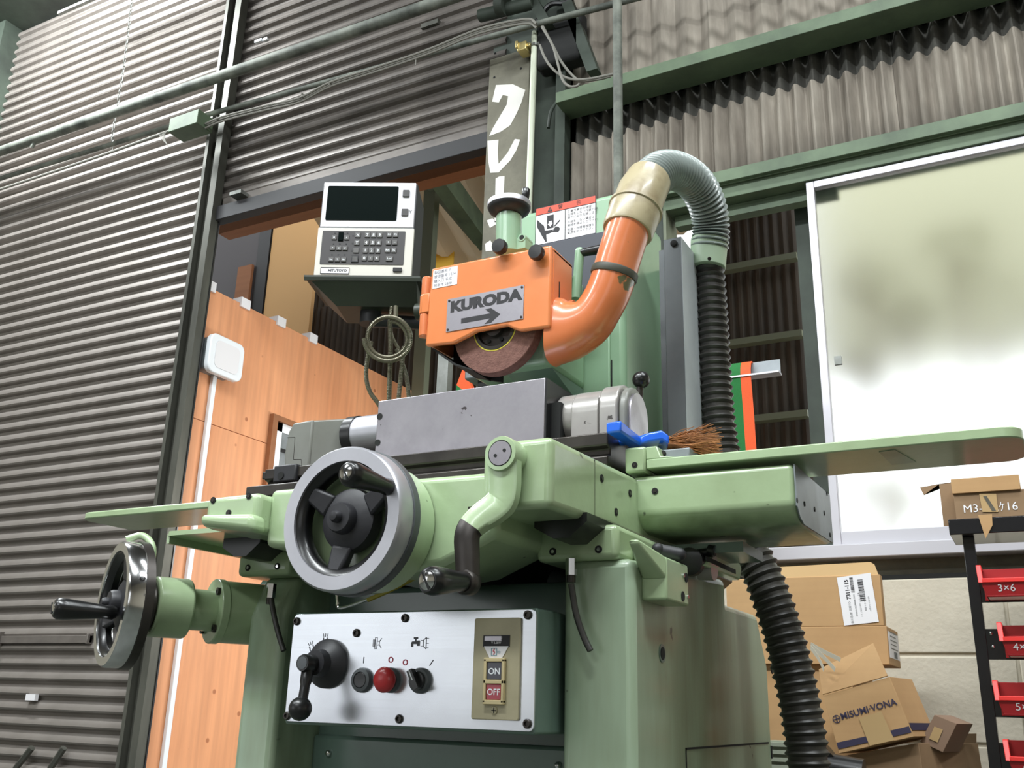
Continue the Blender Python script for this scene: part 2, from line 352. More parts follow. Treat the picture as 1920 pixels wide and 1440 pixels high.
# back wall: block base, sill, window, girts, sheets
wall = empty('wall_back', (0, WY, -0.75), kind='structure')
BZ = A(1700, 1228, Y=WY).z; BH = 0.2535; top_b = A(1650, 1085, Y=WY).z
bm = MB().box(-0.2, 0.2, -0.03, 0.03, -BH/2+0.006, BH/2-0.006)
first = None
for r in range(-4, 1):
    z0 = BZ+r*BH; h = BH
    for k in range(-3, 9):
        x0 = A(1888, 1150, Y=WY).x+(k-4)*0.512+(0.012 if r % 2 else 0)
        if x0 < -1.75 or x0 > 3.4: continue
        zt = min(z0+BH, top_b) if r == 0 else z0+BH
        MB().box(x0+0.005, x0+0.507, WY, WY+0.12, z0+0.006, zt-0.004).build('block', block_m, wall, bevel=0.004)
MB().box(-1.75, 4.9, WY+0.008, WY+0.115, -0.75, top_b-0.01).build('mortar_bed', mortar, wall)
led_t = A(1600, 1043, Y=WY).z
MB().box(-1.75, 4.9, WY+0.05, WY+0.2, top_b, led_t).build('sill_beam', concrete, wall, bevel=0.004)
MB().box(-1.75, 4.9, WY+0.01, WY+0.15, top_b-0.006, top_b+0.012).build('shadow_gap', void, wall)
def corr(x0, x1, z0, z1, y, pitch, amp, lean=0, n=6, th=0.006):
    mb = MB(); N = max(2, int((x1-x0)/pitch*n)); pts = []
    for i in range(N+1):
        x = x0+(x1-x0)*i/N; pts.append((x, amp*cos(2*pi*x/pitch)))
    vs_ = []
    for x, d in pts: vs_ += [(x, y+d, z0), (x, y+d+lean, z1), (x, y+d+th, z0), (x, y+d+lean+th, z1)]
    fs = []
    for i in range(N):
        a, b = i*4, i*4+4
        fs += [(a, b, b+1, a+1), (a+2, a+3, b+3, b+2), (a+1, b+1, b+3, a+3), (a, a+2, b+2, b)]
    fs += [(0, 1, 3, 2), (N*4, N*4+2, N*4+3, N*4+1)]
    return mb.add(vs_, fs)
g1b = A(1920, 240, Y=3.345).z; g1y = A(1920, 215, Z=g1b).y; g1t = A(1920, 190, Y=g1y).z
g2b = A(1400, 135, Y=3.36).z; g2y = A(1400, 92, Z=g2b).y; g2t = A(1280, 105, Y=g2y).z
wave_z = A(1400, 186, Y=3.36).z
x = -1.6; k = 0
while x < 4.8:
    w = 0.66
    corr(x, min(x+w+0.03, 4.85), g1b-0.02, wave_z+random.uniform(-0.006, 0.006), 3.362-0.006*(k % 2), 0.0635, 0.022, n=10).build('cement_sheet', asbestos_low, wall)
    corr(x, min(x+w+0.03, 4.85), wave_z-0.05, g2t-0.01, 3.41-0.006*(k % 2), 0.0635, 0.021, n=10).build('cement_sheet', asbestos_dark, wall)
    corr(x, min(x+w+0.03, 4.85), g2t-0.02, 4.9, 3.385-0.008*(k % 2), 0.11, 0.016).build('cement_sheet', asbestos, wall)
    x += w; k += 1
MB().box(-1.75, 4.85, 3.45, 3.47, g1t-0.02, 4.9).build('sky_block_board', void, wall)  # added behind the sheets to stop sky showing through the gaps
MB().box(-1.58, 4.85, g1y, 3.345, g1b, g1t).build('girt', green_steel, wall, bevel=0.002)
MB().box(-1.58, 4.85, g2y, 3.36, g2b, g2t).build('girt', green_steel, wall, bevel=0.002)
MB().box(-1.75, -1.574, 3.36, 3.42, -0.75, 4.9).box(-1.62, -1.574, 3.30, 3.42, -0.75, 4.9).build('steel_column', dark_steel_green, wall)
# concrete post with painted katakana
post = empty('trim_1', (-1.86, WY, -0.75), kind='structure')
MB().box(-1.966, -1.753, WY, WY+0.12, -0.75, A(918, 112, Y=WY).z).build('concrete_post', concrete, post, bevel=0.004)
MB().box(-1.97, -1.74, WY+0.04, WY+0.14, A(918, 112, Y=WY).z, 4.9).build('steel_head', dark_steel_green, post)
mb = MB()
glyphs = [[(870,478),(965,474),(1035,506),(1012,580),(985,640),(950,705),(895,742),(832,765),(850,725),(900,640),(930,590),(938,541),(908,535),(886,577),(848,572)],
 [(822,792),(884,786),(880,850),(884,922),(935,860),(976,782),(1006,786),(985,845),(950,903),(885,970),(838,972),(826,900)],
 [(868,1004),(890,992),(918,990),(914,1080),(916,1250),(862,1250)],
 [(818,1240),(850,1228),(880,1256),(836,1282)], [(808,1372),(838,1352),(856,1380),(850,1410),(812,1414)]]
for g in glyphs:
    pts = [A(640+u/3, v/3, Y=WY-0.0006) for u, v in g]
    n = len(pts); mb.hexa([(p.x, WY-0.001, p.z) for p in pts], [(p.x, WY+0.001, p.z) for p in pts])
mb.build('painted_letters', white_paint, post)
mb = MB()
for u, v in ((1010, 385), (860, 435), (865, 300)):
    p = A(640+u/3, v/3, Y=WY-0.001); mb.lathe([(0.006, 0), (0.006, 0.001)], FR(p.x, WY, p.z), n=10)
mb.build('bolt_hole', void, post)

# shutters: every slat its own part
SP = 0.0711
def slat_mesh(x0, x1):
    pr = [(0.012, 0.0), (0.002, -0.002), (-0.010, -0.014), (-0.017, -0.030), (-0.019, -0.040), (-0.014, -0.048), (0.004, -0.056), (0.010, -0.066), (0.012, -0.0711), (0.016, -0.03)]
    return MB().prism([(y, z) for y, z in pr], x0, x1, 'x')
def shutter(name, xa, xb, z0, z1, y, m, phase):
    r = empty(name, ((xa+xb)/2, y, z0), kind='structure'); base = None
    z = phase
    while z > z0+0.02: z -= SP
    while z < z1:
        if z-SP > z0-0.08:
            if base is None:
                b = slat_mesh(xa, xb); b.v = [v+Vector((0, y, z)) for v in b.v]
                base = b.build('slat', m, r, angle=25); bz = z
            else: clone(base, r, Matrix.Translation((0, 0, z-bz)) @ WM[base.name])
        z += SP
    return r
zt_l = A(40, 67, Y=3.35).z
ph = A(0, 882.5, Y=3.34).z
d1 = shutter('door_1', -5.90, -3.722, -0.75, zt_l+0.05, 3.345, shutter_m, ph)
sb_z = A(640, 336, Y=3.32).z
d2 = shutter('door_2', -3.645, -1.90, sb_z+0.05, 4.85, 3.345, shutter_dirty, sb_z+0.062)
b0 = A(640, 345, Y=3.30).z; b1 = A(640, 318, Y=3.30).z
MB().box(-3.66, -1.96, 3.30, 3.36, b0-0.012, b1-0.012).box(-3.60, -1.96, 3.325, 3.36, b1-0.012, b1+0.045, shutter_dirty).build('bottom_bar', mat('black_bar', srgb(44, 44, 46), 0.7), d2, bevel=0.003)
MB().box(-3.5, -3.42, 3.27, 3.335, b1+0.01, b1+0.03).build('latch_bolt', galv, d2)
# little bright hole flaps and hardware on shutters
for (u, v, w) in ((485, 77, 0.05), (498, 74, 0.03)):
    p = A(u, v, Y=3.325); MB().box(p.x-w/2, p.x+w/2, 3.318, 3.33, p.z-0.008, p.z+0.008).build('patch', white, d2)
p = A(810, 44, Y=3.32); MB().box(p.x-0.06, p.x+0.04, 3.31, 3.34, p.z-0.015, p.z+0.01).build('slat_clip', rail_m, d2)
p = A(60, 1307, Y=3.32); MB().box(p.x-0.035, p.x+0.035, 3.31, 3.33, p.z-0.016, p.z+0.014).build('sticker', label_m, d1)
a = A(0, 1195, Y=3.32); b = A(170, 1198, Y=3.32)
MB().box(a.x, b.x, 3.312, 3.33, b.z-0.02, b.z+0.018).box(a.x, a.x+0.02, 3.30, 3.33, b.z-0.03, b.z+0.04).box(b.x-0.012, b.x, 3.30, 3.33, b.z-0.024, b.z+0.024).build('latch_bar', shutter_dirty, d1, bevel=0.003)
for u0, u1 in ((30, 60), (95, 120)):
    a = A(u0, 1440, Y=3.3); b = A(u1, 1402, Y=3.3)
    MB().tube([(a.x-0.02, 3.3, a.z-0.2), (a.x, 3.3, a.z), (b.x, 3.3, b.z)], 0.016, 6).build('lift_handle', rail_m, d1)
# guides
g = empty('trim_2', (-3.68, WY, -0.75), kind='structure')
MB().box(-3.73, -3.708, 3.27, 3.345, -0.75, 4.6).build('guide_flange', rail_m, g)
MB().box(-3.708, -3.675, 3.31, 3.345, -0.75, 4.6).build('guide_channel', rail_m, g)
MB().box(-3.675, -3.652, 3.325, 3.345, -0.75, 4.6).build('guide_groove', void, g)
MB().box(-3.652, -3.61, 3.27, 3.325, -0.75, 4.6).build('guide_flange', rail_m, g)
MB().box(-3.652, -3.605, 3.321, 3.329, -0.75, sb_z).build('guide_seal', black, g)
g = empty('trim_3', (-5.8, WY, -0.75), kind='structure')
MB().box(-5.92, -5.80, 3.22, 3.42, -0.75, 4.6).build('guide_flange', dark_steel_green, g)
MB().box(-6.9, -5.92, 3.2, 3.42, -0.75, 4.9).build('pillar', concrete, g)
MB().box(-6.9, -3.6, 3.05, 3.42, zt_l+0.04, zt_l+0.42).build('shutter_housing', dark_steel_green, g)
a = A(110, 26, Y=3.04); b = A(185, 0, Y=3.04)
MB().box(a.x, b.x+0.5, 3.03, 3.05, a.z-0.008, a.z+0.012).build('housing_lip', galv, g)
MB().box(-8.9, -6.9, 3.3, 3.42, -0.75, 4.9).build('side_infill', dark_steel_green, g)

# window
win = empty('window_1', (-0.2, WY, 0.5), kind='structure')
wl = -1.105; ws = -0.584; wz0 = A(1600, 1022, Y=WY).z; wz1 = A(1700, 300, Y=WY).z; wr = 1.5
fb = A(1600, 1045, Y=3.27).z
MB().box(wl-0.03, wr, 3.27, 3.42, fb, wz0).build('sill_frame', frame_alu, win, bevel=0.003)
MB().box(wl-0.03, wr, 3.29, 3.42, wz1-0.002, wz1+0.05).box(wl-0.03, wr, 3.28, 3.33, wz1+0.05, g1b+0.002).build('head_frame', green_steel, win, bevel=0.002)
MB().box(wl-0.03, wl-0.018, 3.29, 3.42, wz0, wz1).build('jamb', siding_rail, win)
MB().box(-1.62, wl-0.03, 3.30, 3.42, led_t, g1b).build('infill_panel', dark_steel_green, win)
MB().box(wr, 4.9, 3.30, 3.42, led_t, g1b).build('infill_panel', block_m, win)
sash = MB().box(ws, ws+0.028, 3.30, 3.33, wz0+0.002, wz1-0.004).box(ws+0.028, wr, 3.30, 3.33, wz0+0.002, wz0+0.045).box(ws+0.028, wr, 3.30, 3.33, wz1-0.032, wz1-0.004).build('sash_frame', frame_alu, win, bevel=0.002)
MB().box(ws+0.02, wr, 3.312, 3.318, wz0+0.04, wz1-0.02).build('frosted_pane', frosted, win)
p = A(1572, 677, Y=3.30); MB().box(p.x-0.012, p.x+0.012, 3.29, 3.302, p.z-0.015, p.z+0.015).build('sash_latch', galv, win)
MB().box(wl, ws+0.1, 3.35, 3.40, wz1-0.05, wz1-0.004).build('track_frame', green_steel, win)
pa = A(1493, 400, Y=3.46); pb = A(1520, 400, Y=3.46)
MB().box(pa.x-0.005, pb.x+0.004, 3.45, 3.5, fb, wz1+0.1).build('window_post', dark_steel_green, win)

# ================================================================== OUTSIDE THE OPENINGS
MB().box(-12, 8, 3.6, 14, -0.85, -0.75).build('floor', concrete, kind='structure')
pp = empty('plywood_partition', (-3.66, 4.6, -0.75), 'bare plywood partition wall seen through the open shutter doorway', 'partition')
PX = -3.65
jz = A(350, 779, X=PX).z; tz = 2.035
for (y0, y1) in ((3.346, 6.0),):
    MB().box(PX-0.05, PX, y0, y1, jz+0.002, tz).build('plywood_panel', ply, pp)
    MB().box(PX-0.05, PX, y0, y1, -0.75, jz-0.002).build('plywood_panel', ply, pp)
for u, v in ((393, 528), (458, 564), (525, 599), (585, 630)):
    p = A(u, v, X=PX); MB().box(PX-0.055, PX+0.012, p.y-0.03, p.y+0.04, tz-0.02, tz+0.035).build('edge_clip', label_m, pp)
p0 = A(505, 786, X=PX); wy0 = p0.y; wzt = p0.z
fr = MB().box(PX-0.04, PX+0.03, wy0, wy0+0.04, 0.6, wzt).box(PX-0.04, PX+0.03, wy0, wy0+0.9, wzt, wzt+0.03).build('timber_reveal', timber, pp)
MB().box(PX, PX+0.012, wy0+0.04, wy0+0.10, 0.6, wzt).box(PX, PX+0.012, wy0+0.04, wy0+0.9, wzt-0.05, wzt).box(PX, PX+0.012, wy0+0.1, wy0+0.9, wzt-0.16, wzt-0.14, black).build('window_frame', white, pp)
MB().box(PX-0.001, PX+0.004, wy0+0.1, wy0+0.9, 0.6, wzt-0.05).build('window_pane', grey_sheet, pp)
c0 = A(402, 712, X=-3.63); c1 = A(297, 1440, X=-3.63)
cdt = MB().box(-3.649, -3.628, c0.y-0.012, c0.y+0.016, -0.75, c0.z+0.02).build('cable_trunking', white, None, bevel=0.002)
tag(cdt, 'narrow white cable trunking running down the plywood below the white square box', 'trunking')
q0 = A(392, 640, X=-3.58); q1 = A(450, 705, X=-3.58)
ap = empty('wall_box', (-3.6, (q0.y+q1.y)/2, q1.z), 'white rounded square box mounted high on the plywood partition', 'junction box')
ym, zm = (q0.y+q1.y)/2, (q0.z+q1.z)/2+0.005; hw = (q1.y-q0.y)/2; hz = hw*0.86
def rrect(cx, cy, hx, hy, r, n=5):
    out = []
    for (sx, sy, a0) in ((1, 1, 0), (-1, 1, 90), (-1, -1, 180), (1, -1, 270)):
        for k in range(n+1):
            a = radians(a0+90*k/n); out.append((cx+sx*(hx-r)+r*cos(a), cy+sy*(hy-r)+r*sin(a)))
    return out
MB().prism(rrect(ym, zm, hw, hz, 0.04), -3.60, -3.565, 'x').build('cover', white, ap, bevel=0.006)
MB().prism(rrect(ym, zm, hw*0.7, hz*0.7, 0.03), -3.565, -3.562, 'x').build('cover_panel', label_m, ap)
MB().prism(rrect(ym-0.01, zm, hw*0.85, hz*0.9, 0.03), -3.649, -3.60, 'x').build('back_box', grey_sheet, ap)

shed = empty('neighbour_shed', (-1.5, 6.1, -0.75), 'dark brown corrugated shed with green steel frame seen through doorway and window', 'shed')
SY = 6.2
def ax(px, py, Y): return A(px, py, Y=Y).x
corr(ax(530, 640, SY), ax(660, 600, SY), 2.0, 4.4, SY+0.02, 0.065, 0.012, n=4).build('siding_sheet', siding, shed)
corr(ax(538, 640, SY), ax(1236, 500, SY), -0.75, 3.3, SY, 0.065, 0.012, n=4).build('siding_sheet', siding, shed)
corr(ax(1304, 430, SY), ax(1500, 500, SY), -0.75, 4.2, SY, 0.065, 0.012, n=4).build('siding_sheet', siding, shed)
corr(ax(1236, 430, SY), ax(1304, 430, SY), A(1280, 414, Y=SY).z, 4.2, SY, 0.065, 0.012, n=4).build('siding_sheet', siding, shed)
for (u, v) in ((1440, 487), (1440, 632), (1470, 778), (1470, 930)):
    p = A(u, v, Y=SY-0.1)
    MB().box(-3.6, ax(1500, 500, SY), SY-0.10, SY-0.03, p.z-0.022, p.z+0.022).build('wall_rail', siding_rail, shed)
z0 = A(500, 610, Y=6.0).z-1.5
MB().box(ax(519, 400, 6), ax(583, 600, 6), 5.98, 6.02, z0, 4.6).build('beige_board', beige_wall, shed)
MB().box(ax(499, 400, 6)-0.02, ax(517, 400, 6), 5.97, 6.03, z0, 4.6).build('edge_strip', black, shed)
MB().box(-6.5, ax(499, 400, 6)-0.02, 5.98, 6.02, z0, 4.6).build('slate_board', slate_wall, shed)
a = A(448, 502, Y=5.95); b = A(466, 562, Y=5.95)
MB().box(a.x, b.x, 5.94, 5.97, b.z-0.3, a.z).build('timber_strip', timber, shed)
# roof frame seen under the half-open shutter
a = A(680, 350, Y=4.3); b = A(905, 300, Y=4.3)
MB().box(-4.6, -1.9, 4.25, 4.35, b.z-0.07, b.z+0.02).build('timber_beam', timber, shed)
def beam(p, q, w, h, name, m):
    p, q = Vector(p), Vector(q); d = (q-p).normalized(); s_ = d.cross(Vector((0, 0, 1))).normalized(); n_ = s_.cross(d)
    c = [p+s_*i*w/2+n_*j*h/2 for i, j in ((-1, -1), (1, -1), (1, 1), (-1, 1))]
    MB().hexa(c, [k+(q-p) for k in c]).build(name, m, shed)
beam(A(822, 325, Y=4.6), A(912, 450, Y=5.6), 0.10, 0.16, 'roof_brace', green_steel)
beam(A(800, 335, Y=4.9), A(897, 450, Y=5.6), 0.05, 0.08, 'roof_brace', siding_rail)
a = ax(794, 450, 5.0); b = ax(815, 450, 5.0)
MB().box(a, b, 4.97, 5.03, -0.75, A(800, 340, Y=5).z+0.25).build('shed_post', siding_rail, shed)
ze = A(850, 455, Y=5.7).z
MB().box(-3.4, -1.5, 5.66, 5.74, ze-0.02, ze+0.12).build('eave_beam', dark_steel_green, shed)
MB().box(-3.4, -1.5, 5.64, 5.74, ze-0.06, ze-0.02).build('eave_plate', beige_wall, shed)
# ribbed roof sloping down away from the doorway
zr0 = b0+0.9; pts = []
vs_, fs = [], []; N = 60
for i in range(N+1):
    x = -4.9+3.6*i/N; d = 0.03*cos(2*pi*x/0.24)
    vs_ += [(x, 3.7, ze+1.35+d), (x, 6.3, ze+0.02+d)]
for i in range(N): fs.append((2*i, 2*i+1, 2*i+3, 2*i+2))
MB().add(vs_, fs).build('roof_sheet', roof_m, shed)
a = A(812, 478, Y=6.1); b = A(851, 520, Y=6.1)
MB().box(a.x, b.x, 6.08, 6.09, b.z-0.1, a.z).build('skylight_sheet', trans_y, shed)
MB().box(-1.3, 6, 7.4, 7.5, 2.5, 6).build('neighbour_gable', mat('pale_olive_render', srgb(240, 240, 208), 0.8), None, label='pale olive building gable blurred behind the frosted window', cat='building')
bush = empty('hedge', (0.4, 5.2, -0.75), 'blurred olive shrubs behind the frosted window pane', 'shrub')
hb = MB(); rr = random.Random(3)
clumps = [(A(u, v, Y=5).x, A(u, v, Y=5).z, r) for u, v, r in ((1630, 530, .16), (1860, 620, .30), (1615, 690, .12), (1665, 945, .2), (1790, 470, .18), (1700, 600, .14))]
for (cx, cz, r0) in clumps:
    for i in range(55):
        v = Vector((rr.gauss(0, 1), rr.gauss(0, 1), rr.gauss(0, 1))).normalized()*r0*rr.uniform(0.5, 1); c = Vector((cx, 5.0, cz))+v
        u = Vector((rr.gauss(0, 1), rr.gauss(0, 1), rr.gauss(0, 1))).normalized()*0.035; w = u.cross(Vector((rr.random(), 1, rr.random()))).normalized()*0.02
        hb.add([c-u, c+w, c+u, c-w], [(0, 1, 2, 3)])
hb.build('foliage', mat('olive_leaves', srgb(205, 206, 165), 0.8), bush, flat=True, kind='stuff')
st = MB()
for (cx, cz, r0) in clumps: st.cyl((cx, 5.0, -0.75), (cx, 5.0, cz), 0.012, n=6)
st.build('stem', timber, bush)

# ================================================================== PIPES AND CABLES ON THE BACK WALL
a = A(0, 284, Y=3.1); b = A(640, 66, Y=3.1); d = (b-a)
MB().cyl(a-d*0.4, b+d*0.55, 0.029, n=18).cyl(A(62, 263, Y=3.1)-Vector((0, 0, .05)), A(75, 258, Y=3.1)+Vector((0, 0, .04)), 0.012, n=8).build('overhead_pipe', dusty, None, label='thick dusty steel pipe crossing high in front of both shutters', cat='pipe')
a = A(0, 335, Y=3.2); b = A(400, 212, Y=3.2); c = A(1000, 47, Y=3.2); e = A(1190, -3, Y=3.2)
MB().cyl(a-(b-a)*0.4, b, 0.014, n=10).cyl(b, c, 0.014, n=10).cyl(c, e+(e-c)*6, 0.015, n=10).build('thin_conduit', dusty, None, label='thin dusty conduit running below the thick pipe across shutters and column', cat='conduit')
jb = empty('junction_box', A(358, 262, Y=3.1), 'open pale green metal box with loose wires on the thin conduit', 'junction box')
p = A(358, 238, Y=3.12)
MB().box(p.x-0.10, p.x+0.11, 3.06, 3.17, p.z-0.04, p.z+0.045).build('box_shell', green_steel, jb, bevel=0.004)
mb = MB()
for k in range(5):
    s = p+Vector((-0.1, -0.03, 0)); mb.tube(smooth([s, s+Vector((-0.03-k*.01, -0.02, -0.03)), s+Vector((-0.02+0.01*k, -0.02, -0.09-0.01*k))], 4), 0.002, 5)
mb.build('loose_wire', cable_m, jb)
def cable(pts, r, Y, name='cable', label=None, m=cable_m, step=6, group=None):
    P = [A(u, v, Y=(y[0] if y else Y)) for u, v, *y in pts]
    return MB().tube(smooth(P, step), r, 8).build(name, m, None, label=label, cat='cable', group=group)
cable([(-30, 365), (100, 322), (200, 288), (300, 252), (335, 240)], 0.008, 3.13, 'cable_bundle', 'grey cable bundle sagging from left edge up to the pale green box')
mb = MB()
for k in range(3):
    P = [A(u, v+[0, 4, -4][k], Y=3.13-0.01*k) for u, v in ((385, 236), (420, 222), (500, 202), (560, 188), (620, 158), (700, 132), (800, 98), (900, 58), (985, 40), (1006, 48))]
    mb.tube(smooth(P, 6), 0.0055, 6)
for u, v in ((408, 224), (568, 180), (620, 158)):
    p = A(u, v, Y=3.12); mb.turned(p, (1, 0, 0.1), [(0.013, -.003), (0.016, 0), (0.013, .003)], n=10)
p = A(780, 112, Y=3.11); mb.cyl(p, p-Vector((0, 0, .03)), 0.002, n=5)
mb.build('cable_bundle', cable_m, None, label='light cable bundle tied to conduit from pale green box to the concrete post', cat='cable')
cable([(1012, 84), (1020, 105), (1032, 124), (1050, 140), (1075, 149), (1105, 148), (1150, 139)], 0.0055, 3.12, 'hanging_cable', 'grey cable starting at the brass clamp and drooping to the right')
cable([(1016, 50), (1036, 85), (1046, 120), (1054, 148), (1066, 161), (1080, 162), (1087, 157)], 0.0055, 3.10, 'hanging_cable', 'grey cable with a cut end hanging lowest beside the concrete post')
cable([(1018, 50), (1040, 92), (1052, 115), (1070, 138), (1088, 151), (1120, 149), (1145, 143)], 0.0055, 3.14, 'hanging_cable', 'grey cable looping between the other two near the wall beam')
pv = empty('plastic_conduit', A(985, 470, Y=3.25), 'cream plastic conduit running down right edge of lettered concrete post', 'conduit')
a = A(1003, 60, Y=3.25); b = A(984, 480, Y=3.25)
MB().cyl(b-Vector((0, 0, 0.8)), a, 0.0145, n=16).build('pipe', mat('cream_pvc', srgb(208, 214, 192), 0.45), pv)
p = A(1003, 86, Y=3.25)
MB().turned(p, (0, 0, 1), [(0.0185, -.006), (0.0185, .006)], galv).box(p.x+0.016, p.x+0.03, 3.24, 3.26, p.z-.008, p.z+.008, galv).build('pipe_clip', galv, pv)
MB().box(p.x-0.075, p.x-0.03, 3.22, 3.28, p.z-0.024, p.z+0.02).box(p.x-0.082, p.x-0.068, 3.21, 3.28, p.z-0.01, p.z+0.026).box(p.x-0.036, p.x-0.015, 3.23, 3.26, p.z-0.006, p.z+0.012).build('beam_clamp', brass, pv, bevel=0.003)
a = A(1157, -40, Y=3.0); b = A(1157, 360, Y=3.0)
MB().cyl((a.x, 3.0, b.z-0.1), (a.x, 3.0, a.z+0.6), 0.0185, n=16).build('riser_pipe', dusty, None, label='vertical mottled steel pipe in front of the green wall beams', cat='pipe')
ch = MB(); P = resample(smooth([A(u, v, Y=3.26) for u, v in ((250, -30), (245, 20), (238, 80), (230, 140), (222, 190), (213, 240), (209, 282))], 6), 0.028)
for i, p in enumerate(P):
    R_ = Matrix.Translation(p) @ Matrix.Rotation((i % 2)*pi/2, 4, 'Z') @ Matrix.Rotation(pi/2, 4, 'X')
    ch.tube([(0.007*cos(t), 0.0165*sin(t), 0) for t in [2*pi*k/10 for k in range(11)]], 0.0022, 5, T=R_)
ch.build('chain', galv, None, label='thin hanging pull chain in front of the left shutter', cat='chain')
cb = empty('crane_bracket', A(1040, 90, Y=3.2), 'dark greasy steel crane bracket above the lettered concrete post', 'bracket')
p = A(1050, 105, Y=3.35); MB().box(p.x-0.07, p.x+0.15, 3.24, 3.33, p.z-0.12, p.z+0.14).build('gear_case', void, cb, bevel=0.02)
a = A(1060, -10, Y=3.3); b = A(1122, 145, Y=3.3)
MB().prism([(a.x-0.02, a.z), (a.x+0.03, a.z), (b.x+0.02, b.z), (b.x-0.03, b.z)], 3.24, 3.29).build('brace', dark_steel_green, cb)
a = A(1005, 10, Y=3.3); b = A(1045, 70, Y=3.3)
MB().prism([(a.x-0.02, a.z), (a.x+0.03, a.z), (b.x+0.02, b.z), (b.x-0.03, b.z)], 3.2, 3.26).build('brace', dark_steel_green, cb)
a = A(900, 30, Y=3.2); b = A(1000, 5, Y=3.2)
MB().cyl(a, b, 0.03, n=14).cyl(A(935, 10, Y=3.18), A(950, 8, Y=3.18), 0.05, n=14).build('axle', dark_steel_green, cb)
P = [A(u, v, Y=3.25) for u, v in ((1000, 50), (1030, 10), (1060, 5), (1080, -10))]; MB().tube(smooth(P, 5), 0.012, 8).build('rubber_hose', black, cb)
P = [A(u, v, Y=3.3) for u, v in ((1028, 240), (1035, 205), (1060, 175), (1090, 162))]; MB().tube(smooth(P, 5), 0.008, 8).build('rubber_hose', dark_steel_green, cb)

# ================================================================== SURFACE GRINDER
G = empty('surface_grinder', (-0.84, 1.6, -0.75), 'large pale green surface grinding machine with orange wheel guard', 'grinder')
BX0, BXL, BXR, BX1 = -1.183, -1.105, -0.5993, -0.493
def yz(pts, X): return [(A(u, v, X=X).y, A(u, v, X=X).z) for u, v in pts]
side = yz([(1360, 1086), (1362, 1132), (1420, 1152), (1440, 1250), (1450, 1440)], BX1)
prof = [(1.27, -0.75), (1.27, 0.198)] + side + [(side[-1][0]+0.01, -0.75)]
base = MB().prism(prof, BXR, BX1, 'x', green_dirty)
base.prism([(1.27, -0.75), (1.27, 0.13), (1.30, 0.198), (1.7, 0.198), (2.0, 0.1), (2.0, -0.75)], BX0, BXL, 'x', green_dirty)
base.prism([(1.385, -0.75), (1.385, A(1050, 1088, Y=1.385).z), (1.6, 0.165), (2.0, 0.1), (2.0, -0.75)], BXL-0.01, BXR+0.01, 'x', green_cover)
bo = base.build('base', green_dirty, G, bevel=0.012, seg=3)
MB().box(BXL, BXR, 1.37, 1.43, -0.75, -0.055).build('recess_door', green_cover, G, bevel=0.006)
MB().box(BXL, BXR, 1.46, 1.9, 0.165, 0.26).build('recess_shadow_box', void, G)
for u, v in ((617, 1412), (1047, 1435)):
    p = A(u, v, Y=1.37); MB().ball((p.x, 1.368, p.z), 0.0055, n=12).build('door_screw', chrome, G)
# dark leadscrew housing glimpsed in the gap
p = A(925, 1032, Y=1.40); MB().turned((p.x, 1.44, p.z+0.01), (0, -1, 0), [(0.035, 0), (0.035, .03), (0.02, .035), (0.02, .05)], black_matt).build('leadscrew_housing', void, G)
MB().cyl((p.x+0.10, 1.42, 0.19), (p.x+0.16, 1.42, 0.17), 0.02).build('cross_nut', grey_sheet_dark, G)
# seams and openings on the side of the base
hole = A(1241, 1225, X=BX1)
MB(FS(BX1, hole.y, hole.z)).lathe([(0.013, 0), (0.013, 0.0012)], n=20).lathe([(0.009, 0.001), (0.009, 0.0018)], m=void, n=20).build('side_hole', green_cover, G)
h2 = A(1447, 1254, X=BX1); MB(FS(BX1, h2.y, h2.z)).lathe([(0.010, 0), (0.010, 0.0015)], n=16).build('side_hole', void, G)
l0 = A(1285, 1402, X=BX1); l1 = A(1440, 1386, X=BX1)
MB().box(BX1-0.001, BX1+0.0012, l0.y, l1.y, l0.z-0.003, l0.z).box(BX1-0.001, BX1+0.0012, l0.y, l0.y+0.003, -0.4, l0.z).box(BX1-0.001, BX1+0.002, l1.y+0.015, l1.y+0.022, l1.z-0.035, l1.z-0.012).build('side_cover_seam', void, G)

# way-end plates and wipers
for (x0, x1, z0, z1) in ((-1.214, -1.098, 0.196, 0.238), (-0.640, -0.513, 0.197, 0.2465)):
    w = MB().box(x0, x1, 1.262, 1.55, z0, z1).build('way_end_plate', green, G, bevel=0.009, seg=3)
    for f in (0.22, 0.78):
        sx = x0+(x1-x0)*f
        MB(FR(sx, 1.262, z0+0.014)).lathe([(0.0055, 0), (0.0055, 0.0012)], n=16).lathe([(0.0028, 0.001), (0.0028, 0.002)], m=chrome, n=6).build('plate_screw', void, w)
    xc = (x0+x1)/2
    MB().prism([(xc-0.035, 0.252), (xc+0.045, 0.252), (xc+0.045, 0.240), (xc+0.018, 0.219), (xc-0.006, 0.219), (xc-0.035, 0.235)], 1.20, 1.9).build('vee_way', black, G)
# oil drip tubes
for (u, v, pts) in ((1071, 1068, [(1071, 1095), (1080, 1150), (1095, 1195), (1107, 1220)]), (508, 1112, [(508, 1120), (515, 1160), (524, 1195), (532, 1220)])):
    p = A(u, v, Y=1.255)
    dt = MB().cyl((p.x, 1.255, p.z+0.015), (p.x, 1.255, p.z-0.008), 0.008, n=6).cyl((p.x, 1.255, p.z-0.008), (p.x, 1.255, p.z-0.018), 0.0065, n=12, m=steel_dark).build('oil_fitting', chrome, G)
    MB().tube(smooth([A(a_, b_, Y=1.254) for a_, b_ in pts], 6), 0.0045, 10).build('oil_tube', hose_black, dt)

